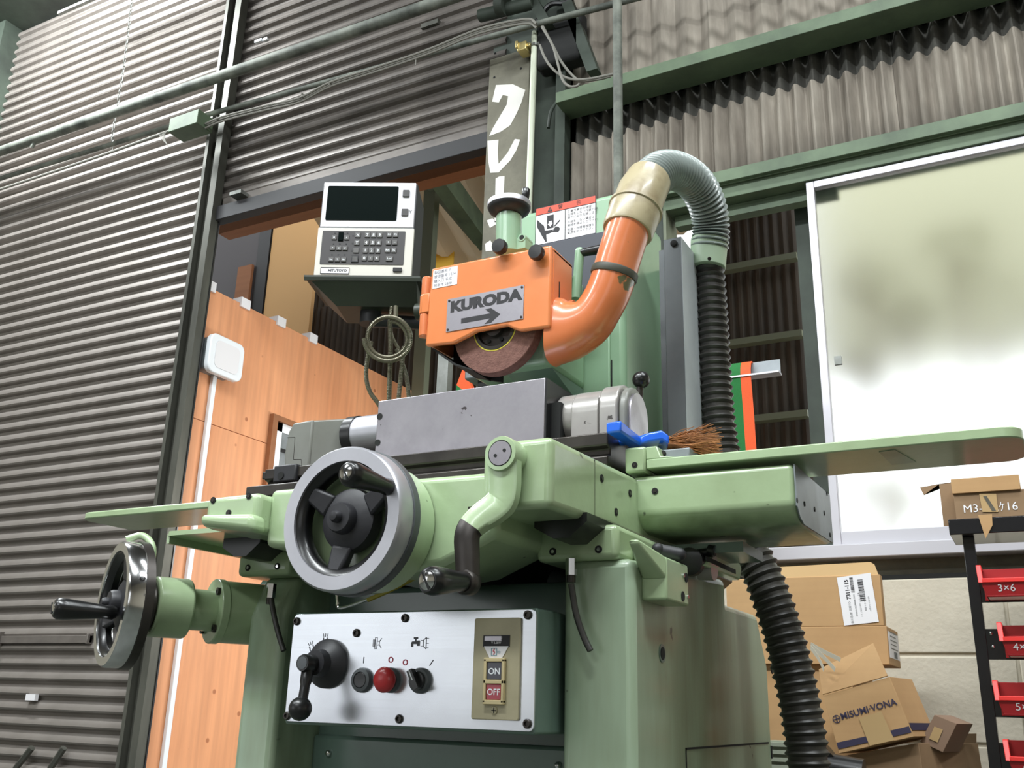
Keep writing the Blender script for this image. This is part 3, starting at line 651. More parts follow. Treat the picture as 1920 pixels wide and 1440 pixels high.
# saddle: one casting, boss on the right, cross arms left and right
AX1 = -0.5373
def xz(pts, Y): return [(A(u, v, Y=Y).x, A(u, v, Y=Y).z) for u, v in pts]
ap = xz([(905, 836), (905, 905), (903, 1012)], 1.10)
sad = MB()
boss = [(AX1, 0.2405), (AX1, 0.3350), (-0.6412, 0.3357), (-0.6412, 0.232), (-0.615, 0.2405)]
sad.prism([(1.10, 0.2405), (1.10, 0.335), (1.41, 0.345), (1.92, 0.345), (1.92, 0.2470), (1.3, 0.2470)], -0.6412, AX1, 'x')
cen = [(-0.63, 0.302), (-1.035, 0.307), (-1.035, 0.218), (-0.975, 0.2135), (-0.93, 0.190), (-0.86, 0.170), (-0.78, 0.169), (-0.715, 0.178), (-0.655, 0.203), (-0.63, 0.214)]
sad.prism(cen, 1.128, 1.30, 'y')
sad.prism([(-1.030, 0.2975), (-1.1386, 0.2965), (-1.1386, 0.248), (-1.030, 0.236)], 1.10, 1.35, 'y')
sad.prism([(-1.026, 0.262), (-1.137, 0.268), (-1.131, 0.2475), (-1.022, 0.234)], 1.085, 1.12, 'y')
# side walls of the saddle and the arms
sad.box(-1.30, -1.13, 1.40, 1.67, 0.256, 0.345)
sad.box(-1.13, -0.645, 1.31, 1.90, 0.2475, 0.335)
sado = sad.build('saddle', green, G, bevel=0.011, seg=4)
arm = MB().prism([(1.407, 0.285), (1.407, 0.3465), (1.672, 0.352), (1.672, 0.268), (1.45, 0.262), (1.425, 0.268)], AX1-0.01, -0.2965, 'x')
arm.build('saddle_arm', green_arm, G, bevel=0.008, seg=3)
MB().prism([(1.409, 0.284), (1.409, 0.345), (1.670, 0.3505), (1.670, 0.270), (1.45, 0.2635), (1.425, 0.27)], -0.2965, -0.2945, 'x').build('arm_end_plate', grey_sheet, G)
for (u, v) in ((1494, 938), (1508, 945), (1527, 955), (1545, 962), (1550, 925), (1556, 1003)):
    p = A(u, v, X=-0.2945); MB(FS(-0.2945, p.y, p.z)).lathe([(0.004, 0), (0.004, 0.001)], n=10).build('plate_hole', void, G)
for (u, v) in ((1128, 897), (1181, 925), (1155, 960)):
    p = A(u, v, X=AX1); MB(FS(AX1, p.y, p.z)).lathe([(0.006, 0), (0.006, 0.001)], n=16).lathe([(0.003, 0.001), (0.003, 0.0016)], m=steel_dark, n=6).build('socket_screw', void, G)
for (u, v, Y) in ((1228, 921, 1.407), (400, 938, 1.10), (467, 930, 1.10), (429, 962, 1.10)):
    p = A(u, v, Y=Y); MB(FR(p.x, Y, p.z)).lathe([(0.0052, 0), (0.0052, 0.0012)], n=16).lathe([(0.003, 0.001), (0.003, 0.002)], m=steel_dark, n=6).build('socket_screw', void, G)
MB().box(AX1-0.001, AX1+0.0004, 1.2393, 1.2399, 0.2455, 0.335).build('saddle_seam', steel_dark, G)
# small catch on the apron
p = A(905, 958, Y=1.12); MB().box(p.x-0.014, p.x+0.01, 1.105, 1.13, p.z-0.006, p.z+0.004).build('stop_pin', steel_dark, G)
# left drip shelf
MB().prism(rrect(-1.19, 1.27, 0.078, 0.125, 0.012), 0.2500, 0.2575, 'z').box(-1.268, -1.262, 1.15, 1.38, 0.238, 0.254).build('drip_shelf', green, G)
MB().cyl((-1.37, 1.52, 0.2), (-1.14, 1.52, 0.2), 0.03).cyl((-1.30, 1.52, 0.2), (-1.298, 1.52, 0.2), 0.031, m=void).build('cross_shaft_cover', green_cover, G)

# table with trays and end blocks
T0 = A(483, 905, Y=1.38).x
tb = MB().prism([(1.375, 0.362), (1.375, 0.376), (1.386, 0.380), (1.386, 0.390), (1.375, 0.394), (1.375, 0.4145), (1.60, 0.4145), (1.60, 0.362)], T0+0.02, -0.574, 'x')
tb.box(T0, T0+0.03, 1.39, 1.58, 0.400, 0.4145)
tb.build('table', steel_dark, G, bevel=0.002)
p = A(538, 900, Y=1.372); MB().box(p.x-0.032, p.x+0.022, 1.368, 1.40, 0.385, 0.418).build('table_stop', black_matt, G, bevel=0.003)
MB(FR(p.x-0.012, 1.368, 0.397)).lathe([(0.007, 0), (0.007, 0.002)], n=14).build('stop_screw', void, G)
MB().box(T0+0.01, -1.06, 1.34, 1.377, 0.352, 0.375).build('table_rail', steel_dark, G, bevel=0.003)
tx0 = A(1172, 880, Y=1.40).x; tx1 = A(1211, 880, Y=1.40).x
MB().box(tx0, tx1, 1.398, 1.56, 0.351, 0.392).build('table_end_block', green, G, bevel=0.004)
p = A(1190, 872, Y=1.398); MB(FR(p.x, 1.398, p.z)).lathe([(0.0048, 0), (0.0048, 0.001)], n=14).lathe([(0.0025, 0.001), (0.0025, 0.0016)], m=steel_dark, n=6).build('socket_screw', void, G)
XR = A(1919, 812, Y=1.40).x
def tray(xa, xb, sgn):
    c = (xa+xb)/2; h = abs(xb-xa)/2; r = 0.03; pts = []
    for k in range(7):
        a_ = radians(90*k/6); pts.append((r-r*sin(a_), r-r*cos(a_)))
    Yf, Yb = 1.40, 1.548
    poly = [(xa, Yf)] + [(xb-sgn*(r-r*sin(radians(90*k/6))), Yf+r-r*cos(radians(90*k/6))) for k in range(7)] + [(xb-sgn*(r-r*cos(radians(90*k/6))), Yb-r+r*sin(radians(90*k/6))) for k in range(7)] + [(xa, Yb)]
    if sgn < 0: poly = poly[::-1]
    return MB().prism(poly, 0.3555, 0.3705, 'z')
tr = tray(tx1+0.001, XR, 1)
tr.prism([(tx1, 0.3705), (tx1, 0.391), (tx1+0.018, 0.391), (tx1+0.024, 0.374), (tx1+0.05, 0.3705)], 1.401, 1.545, 'y')
tr.build('table_tray', green, G, bevel=0.003, seg=2)
tl = tray(-1.13, A(147, 973, Y=1.40).x, -1); tl.build('table_tray', green, G, bevel=0.003)
MB().box(tx1+0.018, tx1+0.065, 1.42, 1.5, 0.371, 0.389).build('tray_bracket', grey_sheet, G, bevel=0.002)
p = A(1243, 851, Y=1.42); MB(FR(p.x, 1.42, p.z)).lathe([(0.0055, 0), (0.0055, 0.001)], n=14).lathe([(0.003, .001), (0.003, .0018)], m=steel_dark, n=6).build('bracket_screw', void, G)
a = A(1668, 855, Z=0.3555); MB().prism([(a.x-0.01, 1.42), (a.x+0.012, 1.415), (a.x+0.03, 1.50), (a.x-0.004, 1.505)], 0.3545, 0.3556, 'z').build('tray_patch', green_dirty, G)

# ---------------- front hand wheel
def handwheel(c, n, R, rim_w, depth, rim_m, dial_m, handle_at, hl, spoke_angles, name, handle_tilt=(0, 0, 0)):
    """c centre of the front face, n unit vector out of the face"""
    n = Vector(n).normalized(); zup = Vector((0, 0, 1)); u = zup.cross(n).normalized(); v = n.cross(u)
    B = Matrix((u, v, n)).transposed().to_4x4(); B.translation = Vector(c)
    root = MB(B).lathe([(R, -0.004), (R-0.003, 0), (R-rim_w, 0), (R-rim_w-0.001, -0.006), (R-rim_w-0.001, -depth), (R, -depth)], closed=True, n=72).build(name, rim_m, G)
    MB(B).lathe([(R-rim_w-0.0008, -0.003), (R-rim_w-0.008, -0.006), (R-rim_w-0.012, -0.012), (R-rim_w-0.011, -depth+0.004), (R-rim_w-0.0005, -depth+0.002)], closed=True, n=64).build('inner_ring', black_gloss, root)
    MB(B).lathe([(R-0.001, -depth), (R+0.002, -depth-0.001), (R+0.002, -depth-0.014), (R-0.012, -depth-0.014), (R-0.012, -depth)], closed=True, n=72).build('graduated_dial', dial_m, root)
    for a in spoke_angles:
        d = Vector((cos(a), sin(a), 0)); s_ = Vector((-sin(a), cos(a), 0)); mb = MB(B)
        r0, r1 = R*0.36, R-rim_w-0.006
        mb.hexa([d*r0+s_*0.017+Vector((0, 0, -.014)), d*r0-s_*0.017+Vector((0, 0, -.014)), d*r0-s_*0.016+Vector((0, 0, -.030)), d*r0+s_*0.016+Vector((0, 0, -.030))],
                [d*r1+s_*0.011+Vector((0, 0, -.006)), d*r1-s_*0.011+Vector((0, 0, -.006)), d*r1-s_*0.013+Vector((0, 0, -.022)), d*r1+s_*0.013+Vector((0, 0, -.022))])
        mb.build('spoke', black_matt, root, bevel=0.004)
    MB(B).lathe([(R*0.44, -.036), (R*0.45, -.028), (R*0.43, -.018), (R*0.32, -.012), (R*0.22, -.010), (R*0.21, 0.0), (R*0.19, 0.004), (R*0.085, 0.005), (R*0.085, 0.010), (R*0.06, 0.015), (0.001, 0.016)], n=40).build('hub', black_matt, root)
    hx, hy = handle_at; base = Vector((hx, hy, -0.004)); t = (Vector((0, 0, 1))+Vector(handle_tilt)).normalized()
    hd = MB(B).turned(base, t, [(0.009, 0), (0.0115, hl*0.05), (0.0105, hl*0.18), (0.0135, hl*0.5), (0.0165, hl*0.82), (0.0165, hl*0.93), (0.0135, hl*0.985), (0.0115, hl)], n=28).build('handle', black_gloss, root)
    e = base+t*hl; uu, vv, dd = basis(t)
    MB(B).turned(e, t, [(0.0098, -0.001), (0.0096, 0.001), (0.006, 0.0025), (0.0005, 0.003)], n=20).build('handle_screw', chrome, root)
    M2 = Matrix((uu, vv, dd)).transposed().to_4x4(); M2.translation = e
    MB(B @ M2 @ Matrix.Rotation(radians(25), 4, 'Z')).box(-0.0095, 0.0095, -0.0011, 0.0011, 0.002, 0.0034).build('screw_slot', void, root)
    return root, B
HWc = (-0.8175, 1.03, 0.2325)
pb = A(728, 912, Y=1.03); dx, dz = pb.x-HWc[0], pb.z-HWc[2]
handwheel(HWc, (0, -1, 0), 0.0985, 0.0205, 0.030, alu, grey_sheet_dark, (dx, dz-0.001), 0.086, [radians(a) for a in (148, 28, 262)], 'table_handwheel', (-0.08, 0.03, 0))
MB().turned((HWc[0], 1.125, HWc[2]), (0, -1, 0), [(0.090, 0), (0.090, 0.045), (0.06, 0.048)], n=56).build('wheel_drum', green, G)

# ---------------- cross-feed hand wheel on the left, on an angled shaft
th = radians(27); nv = Vector((-sin(th), -cos(th), 0))
P0 = A(455, 1150, Y=1.30); 
def alongpx(u0):   # point on the shaft axis that projects to column u0
    lo, hi = -0.2, 1.2
    for _ in range(40):
        m_ = (lo+hi)/2; q = P0+nv*m_; px = 960+FOC*q.dot(CR)/q.dot(CF)
        if px > u0: lo = m_
        else: hi = m_
    return P0+nv*lo
Wc = alongpx(208); Fc = alongpx(398); Hc0 = alongpx(350); Hc1 = alongpx(283); Dc = alongpx(262)
def seg(p, q, r, r2=None, **k): return MB().cyl(p, q, r, r2, n=40, **k)
rim_r = 0.1
MB().cyl(P0-nv*0.08, Fc, 0.052, n=40).build('shaft_housing', green, G, bevel=0.004)
fl = seg(Fc-nv*0.014, Fc+nv*0.001, 0.054).build('shaft_flange', green, G, bevel=0.002)
u_, v_, d_ = basis(nv)
for k in range(4):
    q = Fc+(u_*cos(pi/4+k*pi/2)+v_*sin(pi/4+k*pi/2))*0.043
    MB().cyl(q, q+nv*0.006, 0.0065, n=14).cyl(q+nv*0.006, q+nv*0.0065, 0.003, n=6, m=void).build('flange_bolt', steel_dark, fl)
seg(Fc, Hc0, 0.034).build('shaft_sleeve', green, G)
seg(Hc0, Hc1, 0.049).build('index_drum', green, G, bevel=0.004)
seg(Hc1, Dc, 0.041).build('dial_collar', steel_dark, G, bevel=0.003)
seg(Dc, Wc, 0.02).build('shaft_neck', black_matt, G)
B = Matrix((Vector((0, 0, 1)).cross(nv).normalized(), Vector((0, 0, 1)), nv)).transposed()
tgt = A(228, 1156, Y=Wc.y); loc = B.transposed() @ (tgt-Wc)
root, Bm = handwheel(Wc, nv, rim_r, 0.016, 0.026, chrome, steel_dark, (loc.x*0.9, -0.016), 0.092, [radians(a) for a in (75, 200, 320)], 'cross_feed_handwheel', (0.0, 0.0, 0))
MB(Bm).text('90', 0.013, Matrix.Translation((0.0955, 0.03, -0.02)) @ Matrix.Rotation(pi/2, 4, 'Y') @ Matrix.Rotation(pi/2, 4, 'Z'), ext=0.0004).build('dial_figures', ink, root)
gp = Hc1
MB().tube(smooth([Dc+Vector((0, 0, 0.02)), Dc+nv*0.005+Vector((0.02, 0, 0.085)), Dc+nv*0.01+Vector((0.0, 0, 0.112)), Dc+nv*0.03+Vector((-0.01, 0, 0.105))], 6), 0.006, 10).build('dial_guard', green, G)

# ---------------- crank lever on the saddle boss
cl = xz([(945, 853), (942, 925), (930, 950), (902, 978), (888, 1005), (890, 1050), (893, 1096)], 1.08)
yy = [1.080, 1.083, 1.080, 1.070, 1.063, 1.060, 1.058]; wd_ = [0.022, 0.0205, 0.0195, 0.0175, 0.0155, 0.0145, 0.0135]
cen3 = smooth([Vector((c[0], y, c[1])) for c, y in zip(cl, yy)], 6)
crank = MB(); vs_, fs = [], []; K = len(cen3)
for i, p in enumerate(cen3):
    t = (cen3[min(i+1, K-1)]-cen3[max(i-1, 0)]).normalized(); f_ = i/(K-1)*(len(wd_)-1); j = min(int(f_), len(wd_)-2); w = wd_[j]*(1-f_+j)+wd_[j+1]*(f_-j)
    s_ = t.cross(Vector((0, -1, 0))).normalized(); nn = s_.cross(t).normalized()
    vs_ += [p+s_*w+nn*0.005, p+s_*w*0.8+nn*0.008, p-s_*w*0.8+nn*0.008, p-s_*w+nn*0.005, p-s_*w-nn*0.008, p+s_*w-nn*0.008]
for i in range(K-1): fs += [(i*6+k, i*6+(k+1) % 6, (i+1)*6+(k+1) % 6, (i+1)*6+k) for k in range(6)]
fs += [(5, 4, 3, 2, 1, 0), tuple((K-1)*6+k for k in range(6))]
split = 23
crank.add(vs_, fs[:-2])
wear = MB(); crank.m = [None if (k//6) < split-2 else steel_dark for k in range(len(fs)-2)]
Cc = Vector((cl[0][0], 1.08, cl[0][1]))
crank.turned(Cc+Vector((0, 0.012, 0)), (0, -1, 0), [(0.0235, -0.012), (0.0235, 0.020), (0.0225, 0.0225), (0.0175, 0.023), (0.0175, 0.0205), (0.001, 0.0205)], n=36)
E1 = Vector((cl[-1][0], 1.058, cl[-1][1]))
crank.turned(E1+Vector((0, 0.01, 0)), (0, -1, 0), [(0.013, 0), (0.016, 0.003), (0.016, 0.016), (0.013, 0.020)], n=24, m=steel_dark)
cr_o = crank.build('crank_lever', green, G, angle=50)
MB(FR(Cc.x, 1.0702, Cc.z)).lathe([(0.0182, 0), (0.0182, 0.0008)], n=32).build('cap_gap', void, cr_o)
MB(FR(Cc.x, 1.0715, Cc.z)).lathe([(0.0162, 0), (0.0162, 0.003)], n=32).lathe([(0.0023, 0.0025), (0.0023, 0.0036)], Matrix.Translation((-0.0065, -0.003, 0)), void, 12).lathe([(0.0023, 0.0025), (0.0023, 0.0036)], Matrix.Translation((0.0065, 0.003, 0)), void, 12).build('pivot_cap', steel_ground, cr_o)
Eh = A(797, 1088, X=E1.x-0.004)
hl = E1.y-0.012-Eh.y
MB().turned((E1.x, E1.y-0.008, E1.z), (Eh.x-E1.x, -hl, Eh.z-E1.z+0.0), [(0.0105, 0), (0.0125, hl*0.08), (0.0125, hl*0.2), (0.0165, hl*0.62), (0.0178, hl*0.85), (0.016, hl*0.95), (0.0125, hl)], n=28).build('crank_handle', black_gloss, cr_o)
dh = Vector((Eh.x-E1.x, -hl, Eh.z-E1.z)).normalized(); ee = Vector((E1.x, E1.y-0.008, E1.z))+dh*hl
uu, vv, dd = basis(dh); M2 = Matrix((uu, vv, dd)).transposed().to_4x4(); M2.translation = ee
MB(M2).lathe([(0.0112, -0.001), (0.011, 0.001), (0.007, 0.003), (0.0005, 0.0036)], n=20).build('handle_screw', chrome, cr_o)
MB(M2 @ Matrix.Rotation(radians(115), 4, 'Z')).box(-0.011, 0.011, -0.0012, 0.0012, 0.0024, 0.004).build('screw_slot', void, cr_o)

# ---------------- hanging yellow hose and dark pipe in the gap under the apron
P = [A(u, v, Y=1.2) for u, v in ((690, 1125), (735, 1105), (800, 1072), (860, 1040), (905, 1022), (960, 1005))]
MB().tube(smooth(P, 6), 0.0035, 8).build('yellow_line', mat('yellow_tube', srgb(150, 140, 52), 0.5), G)
P = [A(u, v, Y=1.2) for u, v in ((632, 1100), (633, 1125), (640, 1140), (700, 1120))]
MB().tube(smooth(P, 6), 0.0025, 8).build('oil_line', chrome, G)

# ---------------- stop bracket on the right of the base
b0_ = A(1230, 1118, X=BX1); 
br = MB()
bx = -0.4565
q = [(A(u, v, X=bx).y, A(u, v, X=bx).z) for u, v in ((1276, 1040), (1293, 1045), (1290, 1135), (1262, 1133), (1240, 1128))]
ya = A(1215, 1128, X=BX1+0.01).y; yb_ = A(1292, 1130, X=bx).y
br.box(BX1-0.002, bx, ya+0.004, yb_, A(1270, 1133, X=bx).z+0.002, A(1270, 1052, X=bx).z)
br.hexa([(BX1, ya-0.045, 0.215), (BX1+0.014, ya-0.045, 0.215), (bx, ya+0.005, A(1270, 1120, X=bx).z+0.02), (BX1, ya+0.005, A(1270, 1120, X=bx).z+0.02)],
        [(BX1, ya-0.045, 0.222), (BX1+0.014, ya-0.045, 0.222), (bx, ya+0.005, A(1270, 1052, X=bx).z), (BX1, ya+0.005, A(1270, 1052, X=bx).z)])
bro = br.build('stop_bracket', green, G, bevel=0.004, seg=3)
for u, v in ((1286, 1083), (1280, 1118)):
    p = A(u, v, X=bx); MB(FS(bx, p.y, p.z)).lathe([(0.007, 0), (0.007, 0.0012)], n=16).build('socket_screw', void, bro)
for u, v in ((1281, 1079), (1289, 1119)):
    p = A(u, v, X=bx); MB(FS(bx, p.y, p.z)).lathe([(0.003, 0), (0.003, 0.002)], n=10).build('pin', chrome, bro)
p = A(1209, 1044, Y=1.33); MB().cyl((p.x-0.012, 1.33, p.z), (p.x+0.006, 1.33, p.z-0.001), 0.0105, n=20).cyl((p.x+0.004, 1.33, p.z), (p.x+0.012, 1.33, p.z-0.001), 0.0075, n=20, m=black).build('pivot_boss', green, G)
p = A(1250, 1031, Y=1.36)
MB().ball((p.x-0.012, 1.355, p.z+0.001), 0.009).cyl((p.x-0.012, 1.36, p.z), (p.x+0.016, 1.37, p.z-0.006), 0.0098, n=20).ball((p.x+0.016, 1.37, p.z-0.006), 0.0098).build('stop_roller', black_matt, G)
p = A(1300, 1040, Y=1.50); p2 = A(1340, 1034, Y=1.50)
MB().cyl((p.x-0.01, 1.5, p.z), (p2.x, 1.5, p2.z), 0.007, n=16).cyl((p2.x-0.01, 1.5, p2.z+0.002), (p2.x, 1.5, p2.z), 0.0095, n=18).turned((p.x+0.0, 1.49, p.z-0.014), (0, -1, 0), [(0.022, 0), (0.022, 0.014), (0.012, 0.016)], n=28).cyl((p.x+0.0, 1.53, p.z-0.016), (p.x+0.025, 1.53, p.z-0.018), 0.020, n=24, m=grey_light).build('clamp_knob', black, G)
# sliding dog rail
a = A(1345, 1030, X=-0.455); b = A(1391, 1062, X=-0.455); c = A(1388, 1088, X=-0.455); d = A(1322, 1060, X=-0.455)
pl = [(a.y, a.z), (b.y-0.01, b.z+0.004), (b.y, b.z-0.004), (c.y, c.z), (d.y, d.z)]
MB().prism(pl, -0.475, -0.455, 'x').build('dog_rail', green, G, bevel=0.003)
MB().prism([(y_, z_-0.003) for y_, z_ in ((d.y+0.006, d.z+0.018), (c.y-0.03, c.z+0.017), (c.y-0.03, c.z+0.010), (d.y+0.006, d.z+0.011))], -0.456, -0.4538, 'x').build('rail_slot', void, G)
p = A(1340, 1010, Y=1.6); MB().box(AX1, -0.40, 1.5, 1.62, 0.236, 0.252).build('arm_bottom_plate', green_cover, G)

# ---------------- column, spindle head, way cover, rail cover
CX1 = -0.672; CX0 = -0.93; ct = A(1190, 352, Y=1.70).z
MB().box(CX0, CX1, 1.70, 1.94, 0.33, ct).build('column', green_col, G, bevel=0.012, seg=3)
MB().box(CX0+0.004, CX1-0.03, 1.682, 1.70, 0.80, A(1118, 440, Y=1.69).z).build('way_cover', way_cover, G, bevel=0.002)
hx1 = -0.7551
hd_ = MB().prism([(hx1, 0.604), (hx1, 0.83), (-0.93, 0.83), (-0.93, 0.604)], 1.52, 1.695, 'y')
hd_.build('spindle_head', green_col, G, bevel=0.01, seg=3)
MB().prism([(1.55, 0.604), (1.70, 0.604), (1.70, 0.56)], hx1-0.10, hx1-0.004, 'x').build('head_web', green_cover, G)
p = A(1147, 690, Y=1.70); MB().box(p.x-0.0012, p.x+0.0012, 1.6985, 1.702, 0.33, 0.66).build('column_seam', void, G)
MB().box(p.x-0.07, p.x-0.002, 1.694, 1.701, 0.33, 0.80).build('front_cover', green_col, G, bevel=0.003)
# lifting lever with black grip beside the guard
a = A(1080, 560, Y=1.62); b = A(1087, 472, Y=1.62); c = A(1125, 466, Y=1.62)
MB().cyl(a, b, 0.0095, n=18).ball(b, 0.0095).build('head_lever', green_col, G)
MB().cyl((b.x, 1.62, b.z-0.003), (c.x+0.01, 1.62, c.z-0.002), 0.008, 0.0105, n=18).build('lever_grip', black, G)
# bent sheet rail cover with a cut corner
fx0 = A(1247, 600, Y=1.7).x; fx1 = A(1282, 600, Y=1.7).x
zt = A(1262, 446, Y=1.7).z; zk = A(1311, 475, X=fx1).z
rc = MB()
cover_light = mat('lit_side_sheet_steel', srgb(186, 192, 196), 0.5, 0.1, srgb(160, 166, 170), 5)  # paler sides against the dark front: lit and shaded faces put into colour
rc.box(fx0, fx1, 1.70, 1.80, 0.36, zt-0.0001, grey_sheet)
rc.m[-6:] = [grey_sheet_dark if k == 2 else None for k in range(6)]
rc.build('rail_cover', cover_light, G, bevel=0.0015)
MB().box(fx0-0.022, fx0-0.001, 1.735, 1.80, 0.36, zt-0.004).build('rail_cover_flange', grey_sheet_dark, G)
MB().box(CX1-0.05, fx0-0.005, 1.935, 1.96, 0.36, zt+0.05).build('column_shadow_strip', void, G)  # dark strip standing in for the shade between column and rail cover
p = A(1264, 457, Y=1.70); MB(FR(p.x, 1.70, p.z)).lathe([(0.007, 0), (0.007, 0.004), (0.004, 0.006)], n=12).build('cover_bolt', void, G)

# warning sign on the column head
WSX0, WSX1 = A(1005, 395, Y=1.70).x, A(1118, 367, Y=1.70).x; sz1 = A(1118, 366, Y=1.70).z; sz0 = A(1118, 438, Y=1.70).z
S = MB().box(WSX0, WSX1, 1.6985, 1.70, sz0, sz1).build('warning_sign', ink, G)
Wd, Hg = WSX1-WSX0, sz1-sz0; F = FR(WSX0, 1.6985, sz0)
def rect(mb, x0, x1, y0, y1, z, m=None, t=0.0003): return mb.box(x0, x1, y0, y1, z, z+t, m)
mid = Wd*0.5; hh = Hg*0.80
rect(MB(F), 0.0015, Wd-0.0015, hh+0.001, Hg-0.0015, 0).build('sign_header', warn_red, S)
rect(rect(MB(F), 0.0015, mid-0.001, 0.0015, hh-0.001, 0), mid+0.001, Wd-0.0015, 0.0015, hh-0.001, 0).build('sign_field', label_m, S)
def flat(mb, pts, z, m=None, t=0.0003): return mb.prism(pts, z, z+t, 'z', m)
pic = MB(F)
k_ = mid
flat(pic, [(k_*.40, hh*.92), (k_*.62, hh*.92), (k_*.62, hh*.48), (k_*.40, hh*.48)], 0.0003)
flat(pic, [(k_*.46, hh*.72), (k_*.46, hh*.64), (k_*.42, hh*.64), (k_*.51, hh*.53), (k_*.60, hh*.64), (k_*.56, hh*.64), (k_*.56, hh*.72)][::-1], 0.0006, label_m)
flat(pic, [(k_*.06, hh*.86), (k_*.06, hh*.62), (k_*.24, hh*.28), (k_*.36, hh*.06), (k_*.40, hh*.07), (k_*.38, hh*.30), (k_*.60, hh*.34), (k_*.60, hh*.42), (k_*.33, hh*.44), (k_*.30, hh*.60)], 0.0003)
flat(pic, [(k_*.60, hh*.34), (k_*.78, hh*.30), (k_*.84, hh*.40), (k_*.78, hh*.48), (k_*.70, hh*.50), (k_*.62, hh*.44)], 0.0003)
flat(pic, [(k_*.66, hh*.50), (k_*.84, hh*.66), (k_*.82, hh*.70), (k_*.64, hh*.54)], 0.0003)
flat(pic, [(k_*.40, Hg*.83), (k_*.58, Hg*.83), (k_*.49, Hg*.965)], 0.0003)
pic.text('!', Hg*0.10, Matrix.Translation((k_*.49, Hg*.875, 0.0007)), warn_red)
pic.text('警', Hg*0.13, Matrix.Translation((Wd*.42, Hg*.895, 0.0005))); pic.text('告', Hg*0.13, Matrix.Translation((Wd*.72, Hg*.895, 0.0005)))
for i, tx in enumerate(('工事作業中の修理', '点検をしない作業の際', '落下により危険します', '点検をしない場合は', '機械を停止して下さい', '修理・点検機械復旧', '電源を切って下さい')):
    pic.text(tx, Hg*0.078, Matrix.Translation((mid+Wd*.035, hh*(.90-.105*i-(0.04 if i > 2 else 0)-(0.04 if i > 4 else 0)), 0.0005)), align='LEFT')
pic.build('sign_print', ink, S)

# ---------------- grinding wheel and orange guard
GY = 1.45
gl, gr = A(797, 640, Y=GY).x, A(1031, 600, Y=GY).x
gt = A(1032, 459, Y=GY).z; gt2 = A(810, 497, Y=GY).z
outline = xz([(797, 648), (849, 643), (876, 630), (892, 621), (950, 610), (963, 616), (975, 620), (1030, 612)], GY)
gp_ = [(gl, outline[0][1])] + outline[1:-1] + [(gr, outline[-1][1]), (gr, gt), (gl+0.005, gt+0.003)]
gd = MB().prism(gp_, GY, GY+0.012, 'y')
guard = gd.build('wheel_guard', orange, G, bevel=0.004, seg=3)
def yzp(pts, X): return [(A(u, v, X=X).y, A(u, v, X=X).z) for u, v in pts]
rim = MB().box(gr-0.012, gr, GY+0.010, GY+0.095, A(1040, 610, Y=GY+.01).z, gt).box(gl+0.004, gl+0.014, GY+0.010, GY+0.085, outline[0][1], gt).box(gl+0.004, gr, GY+0.010, GY+0.095, gt-0.012, gt-0.0005)
rim.build('guard_shell', orange, guard, bevel=0.004, seg=3)
gw = MB().prism([(gl+0.01, 0.70), (gl+0.012, 0.64), (gl+0.06, 0.603), (-0.86, 0.585), (-0.86, 0.70)], GY+0.085, GY+0.095, 'y')
gw.box(gl+0.012, gr-0.012, GY+0.087, GY+0.095, 0.66, gt-0.01)
gw.prism([(gl+0.012, 0.645), (gl+0.06, 0.608), (gl+0.10, 0.590), (gl+0.10, 0.588), (gl+0.06, 0.604), (gl+0.008, 0.643)], GY+0.012, GY+0.085, 'y')
gw.build('guard_back', void, guard)
for (u, v0, v1) in ((792, 523, 558), (788, 592, 633)):
    a = A(u, v0, Y=GY+.01); b = A(u, v1, Y=GY+.01)
    MB().cyl((gl-0.010, GY+.012, b.z), (gl-0.010, GY+.012, a.z), 0.0115, n=22).build('hinge_knuckle', orange_worn, guard, bevel=0.002)
a = A(785, 557, Y=GY+.01); b = A(785, 592, Y=GY+.01)
MB().cyl((gl-0.012, GY+.012, b.z), (gl-0.012, GY+.012, a.z), 0.0115, n=22).box(gl-0.014, gl+0.004, GY, GY+.02, b.z, a.z).build('hinge_lug', orange, guard, bevel=0.002)
p0 = A(840, 562, Y=GY); p1 = A(983, 535, Y=GY); p2 = A(838, 623, Y=GY)
np_ = MB().box(p0.x, p1.x, GY-0.0015, GY, p2.z, p0.z).build('name_plate', steel_ground, guard)
Fp = FR((p0.x+p1.x)/2, GY-0.0015, (p0.z+p2.z)/2); pw, phh = (p1.x-p0.x), (p0.z-p2.z)
lt = MB(Fp).text('KURODA', phh*0.44, Matrix.Translation((0.001, phh*0.22, 0)), sx=1.22, bold=0.0019, ext=0.0002)
flat(lt, [(-pw*.30, -phh*.32), (pw*.08, -phh*.32), (pw*.01, -phh*.46), (pw*.09, -phh*.46), (pw*.21, -phh*.245), (pw*.09, -phh*.02), (pw*.01, -phh*.02), (pw*.08, -phh*.17), (-pw*.30, -phh*.17)], 0.0)
lt.build('lettering', ink, np_)
for sx_ in (-1, 1):
    for sz_ in (-1, 1):
        MB(Fp).lathe([(0.0026, 0), (0.002, 0.0012)], Matrix.Translation((sx_*(pw/2-0.004), sz_*(phh/2-0.004), 0)), n=10).build('plate_rivet', steel_dark, np_)
s0 = A(813, 508, Y=GY); s1 = A(857, 533, Y=GY)
stk = MB().box(s0.x, s1.x, GY-0.0008, GY, s1.z, s0.z).build('inspection_sticker', label_m, guard)
Fs = FR(s0.x, GY-0.0008, s1.z); sw, sh = s1.x-s0.x, s0.z-s1.z; tx = MB(Fs)
for i, t_ in enumerate(('製品番号 7', '管理番号 1234', '購入日 平成', '耐用年 2580')): tx.text(t_, sh*0.2, Matrix.Translation((sw*.05, sh*(.85-.24*i), 0.0001)), align='LEFT')
tx.build('sticker_print', navy, stk)
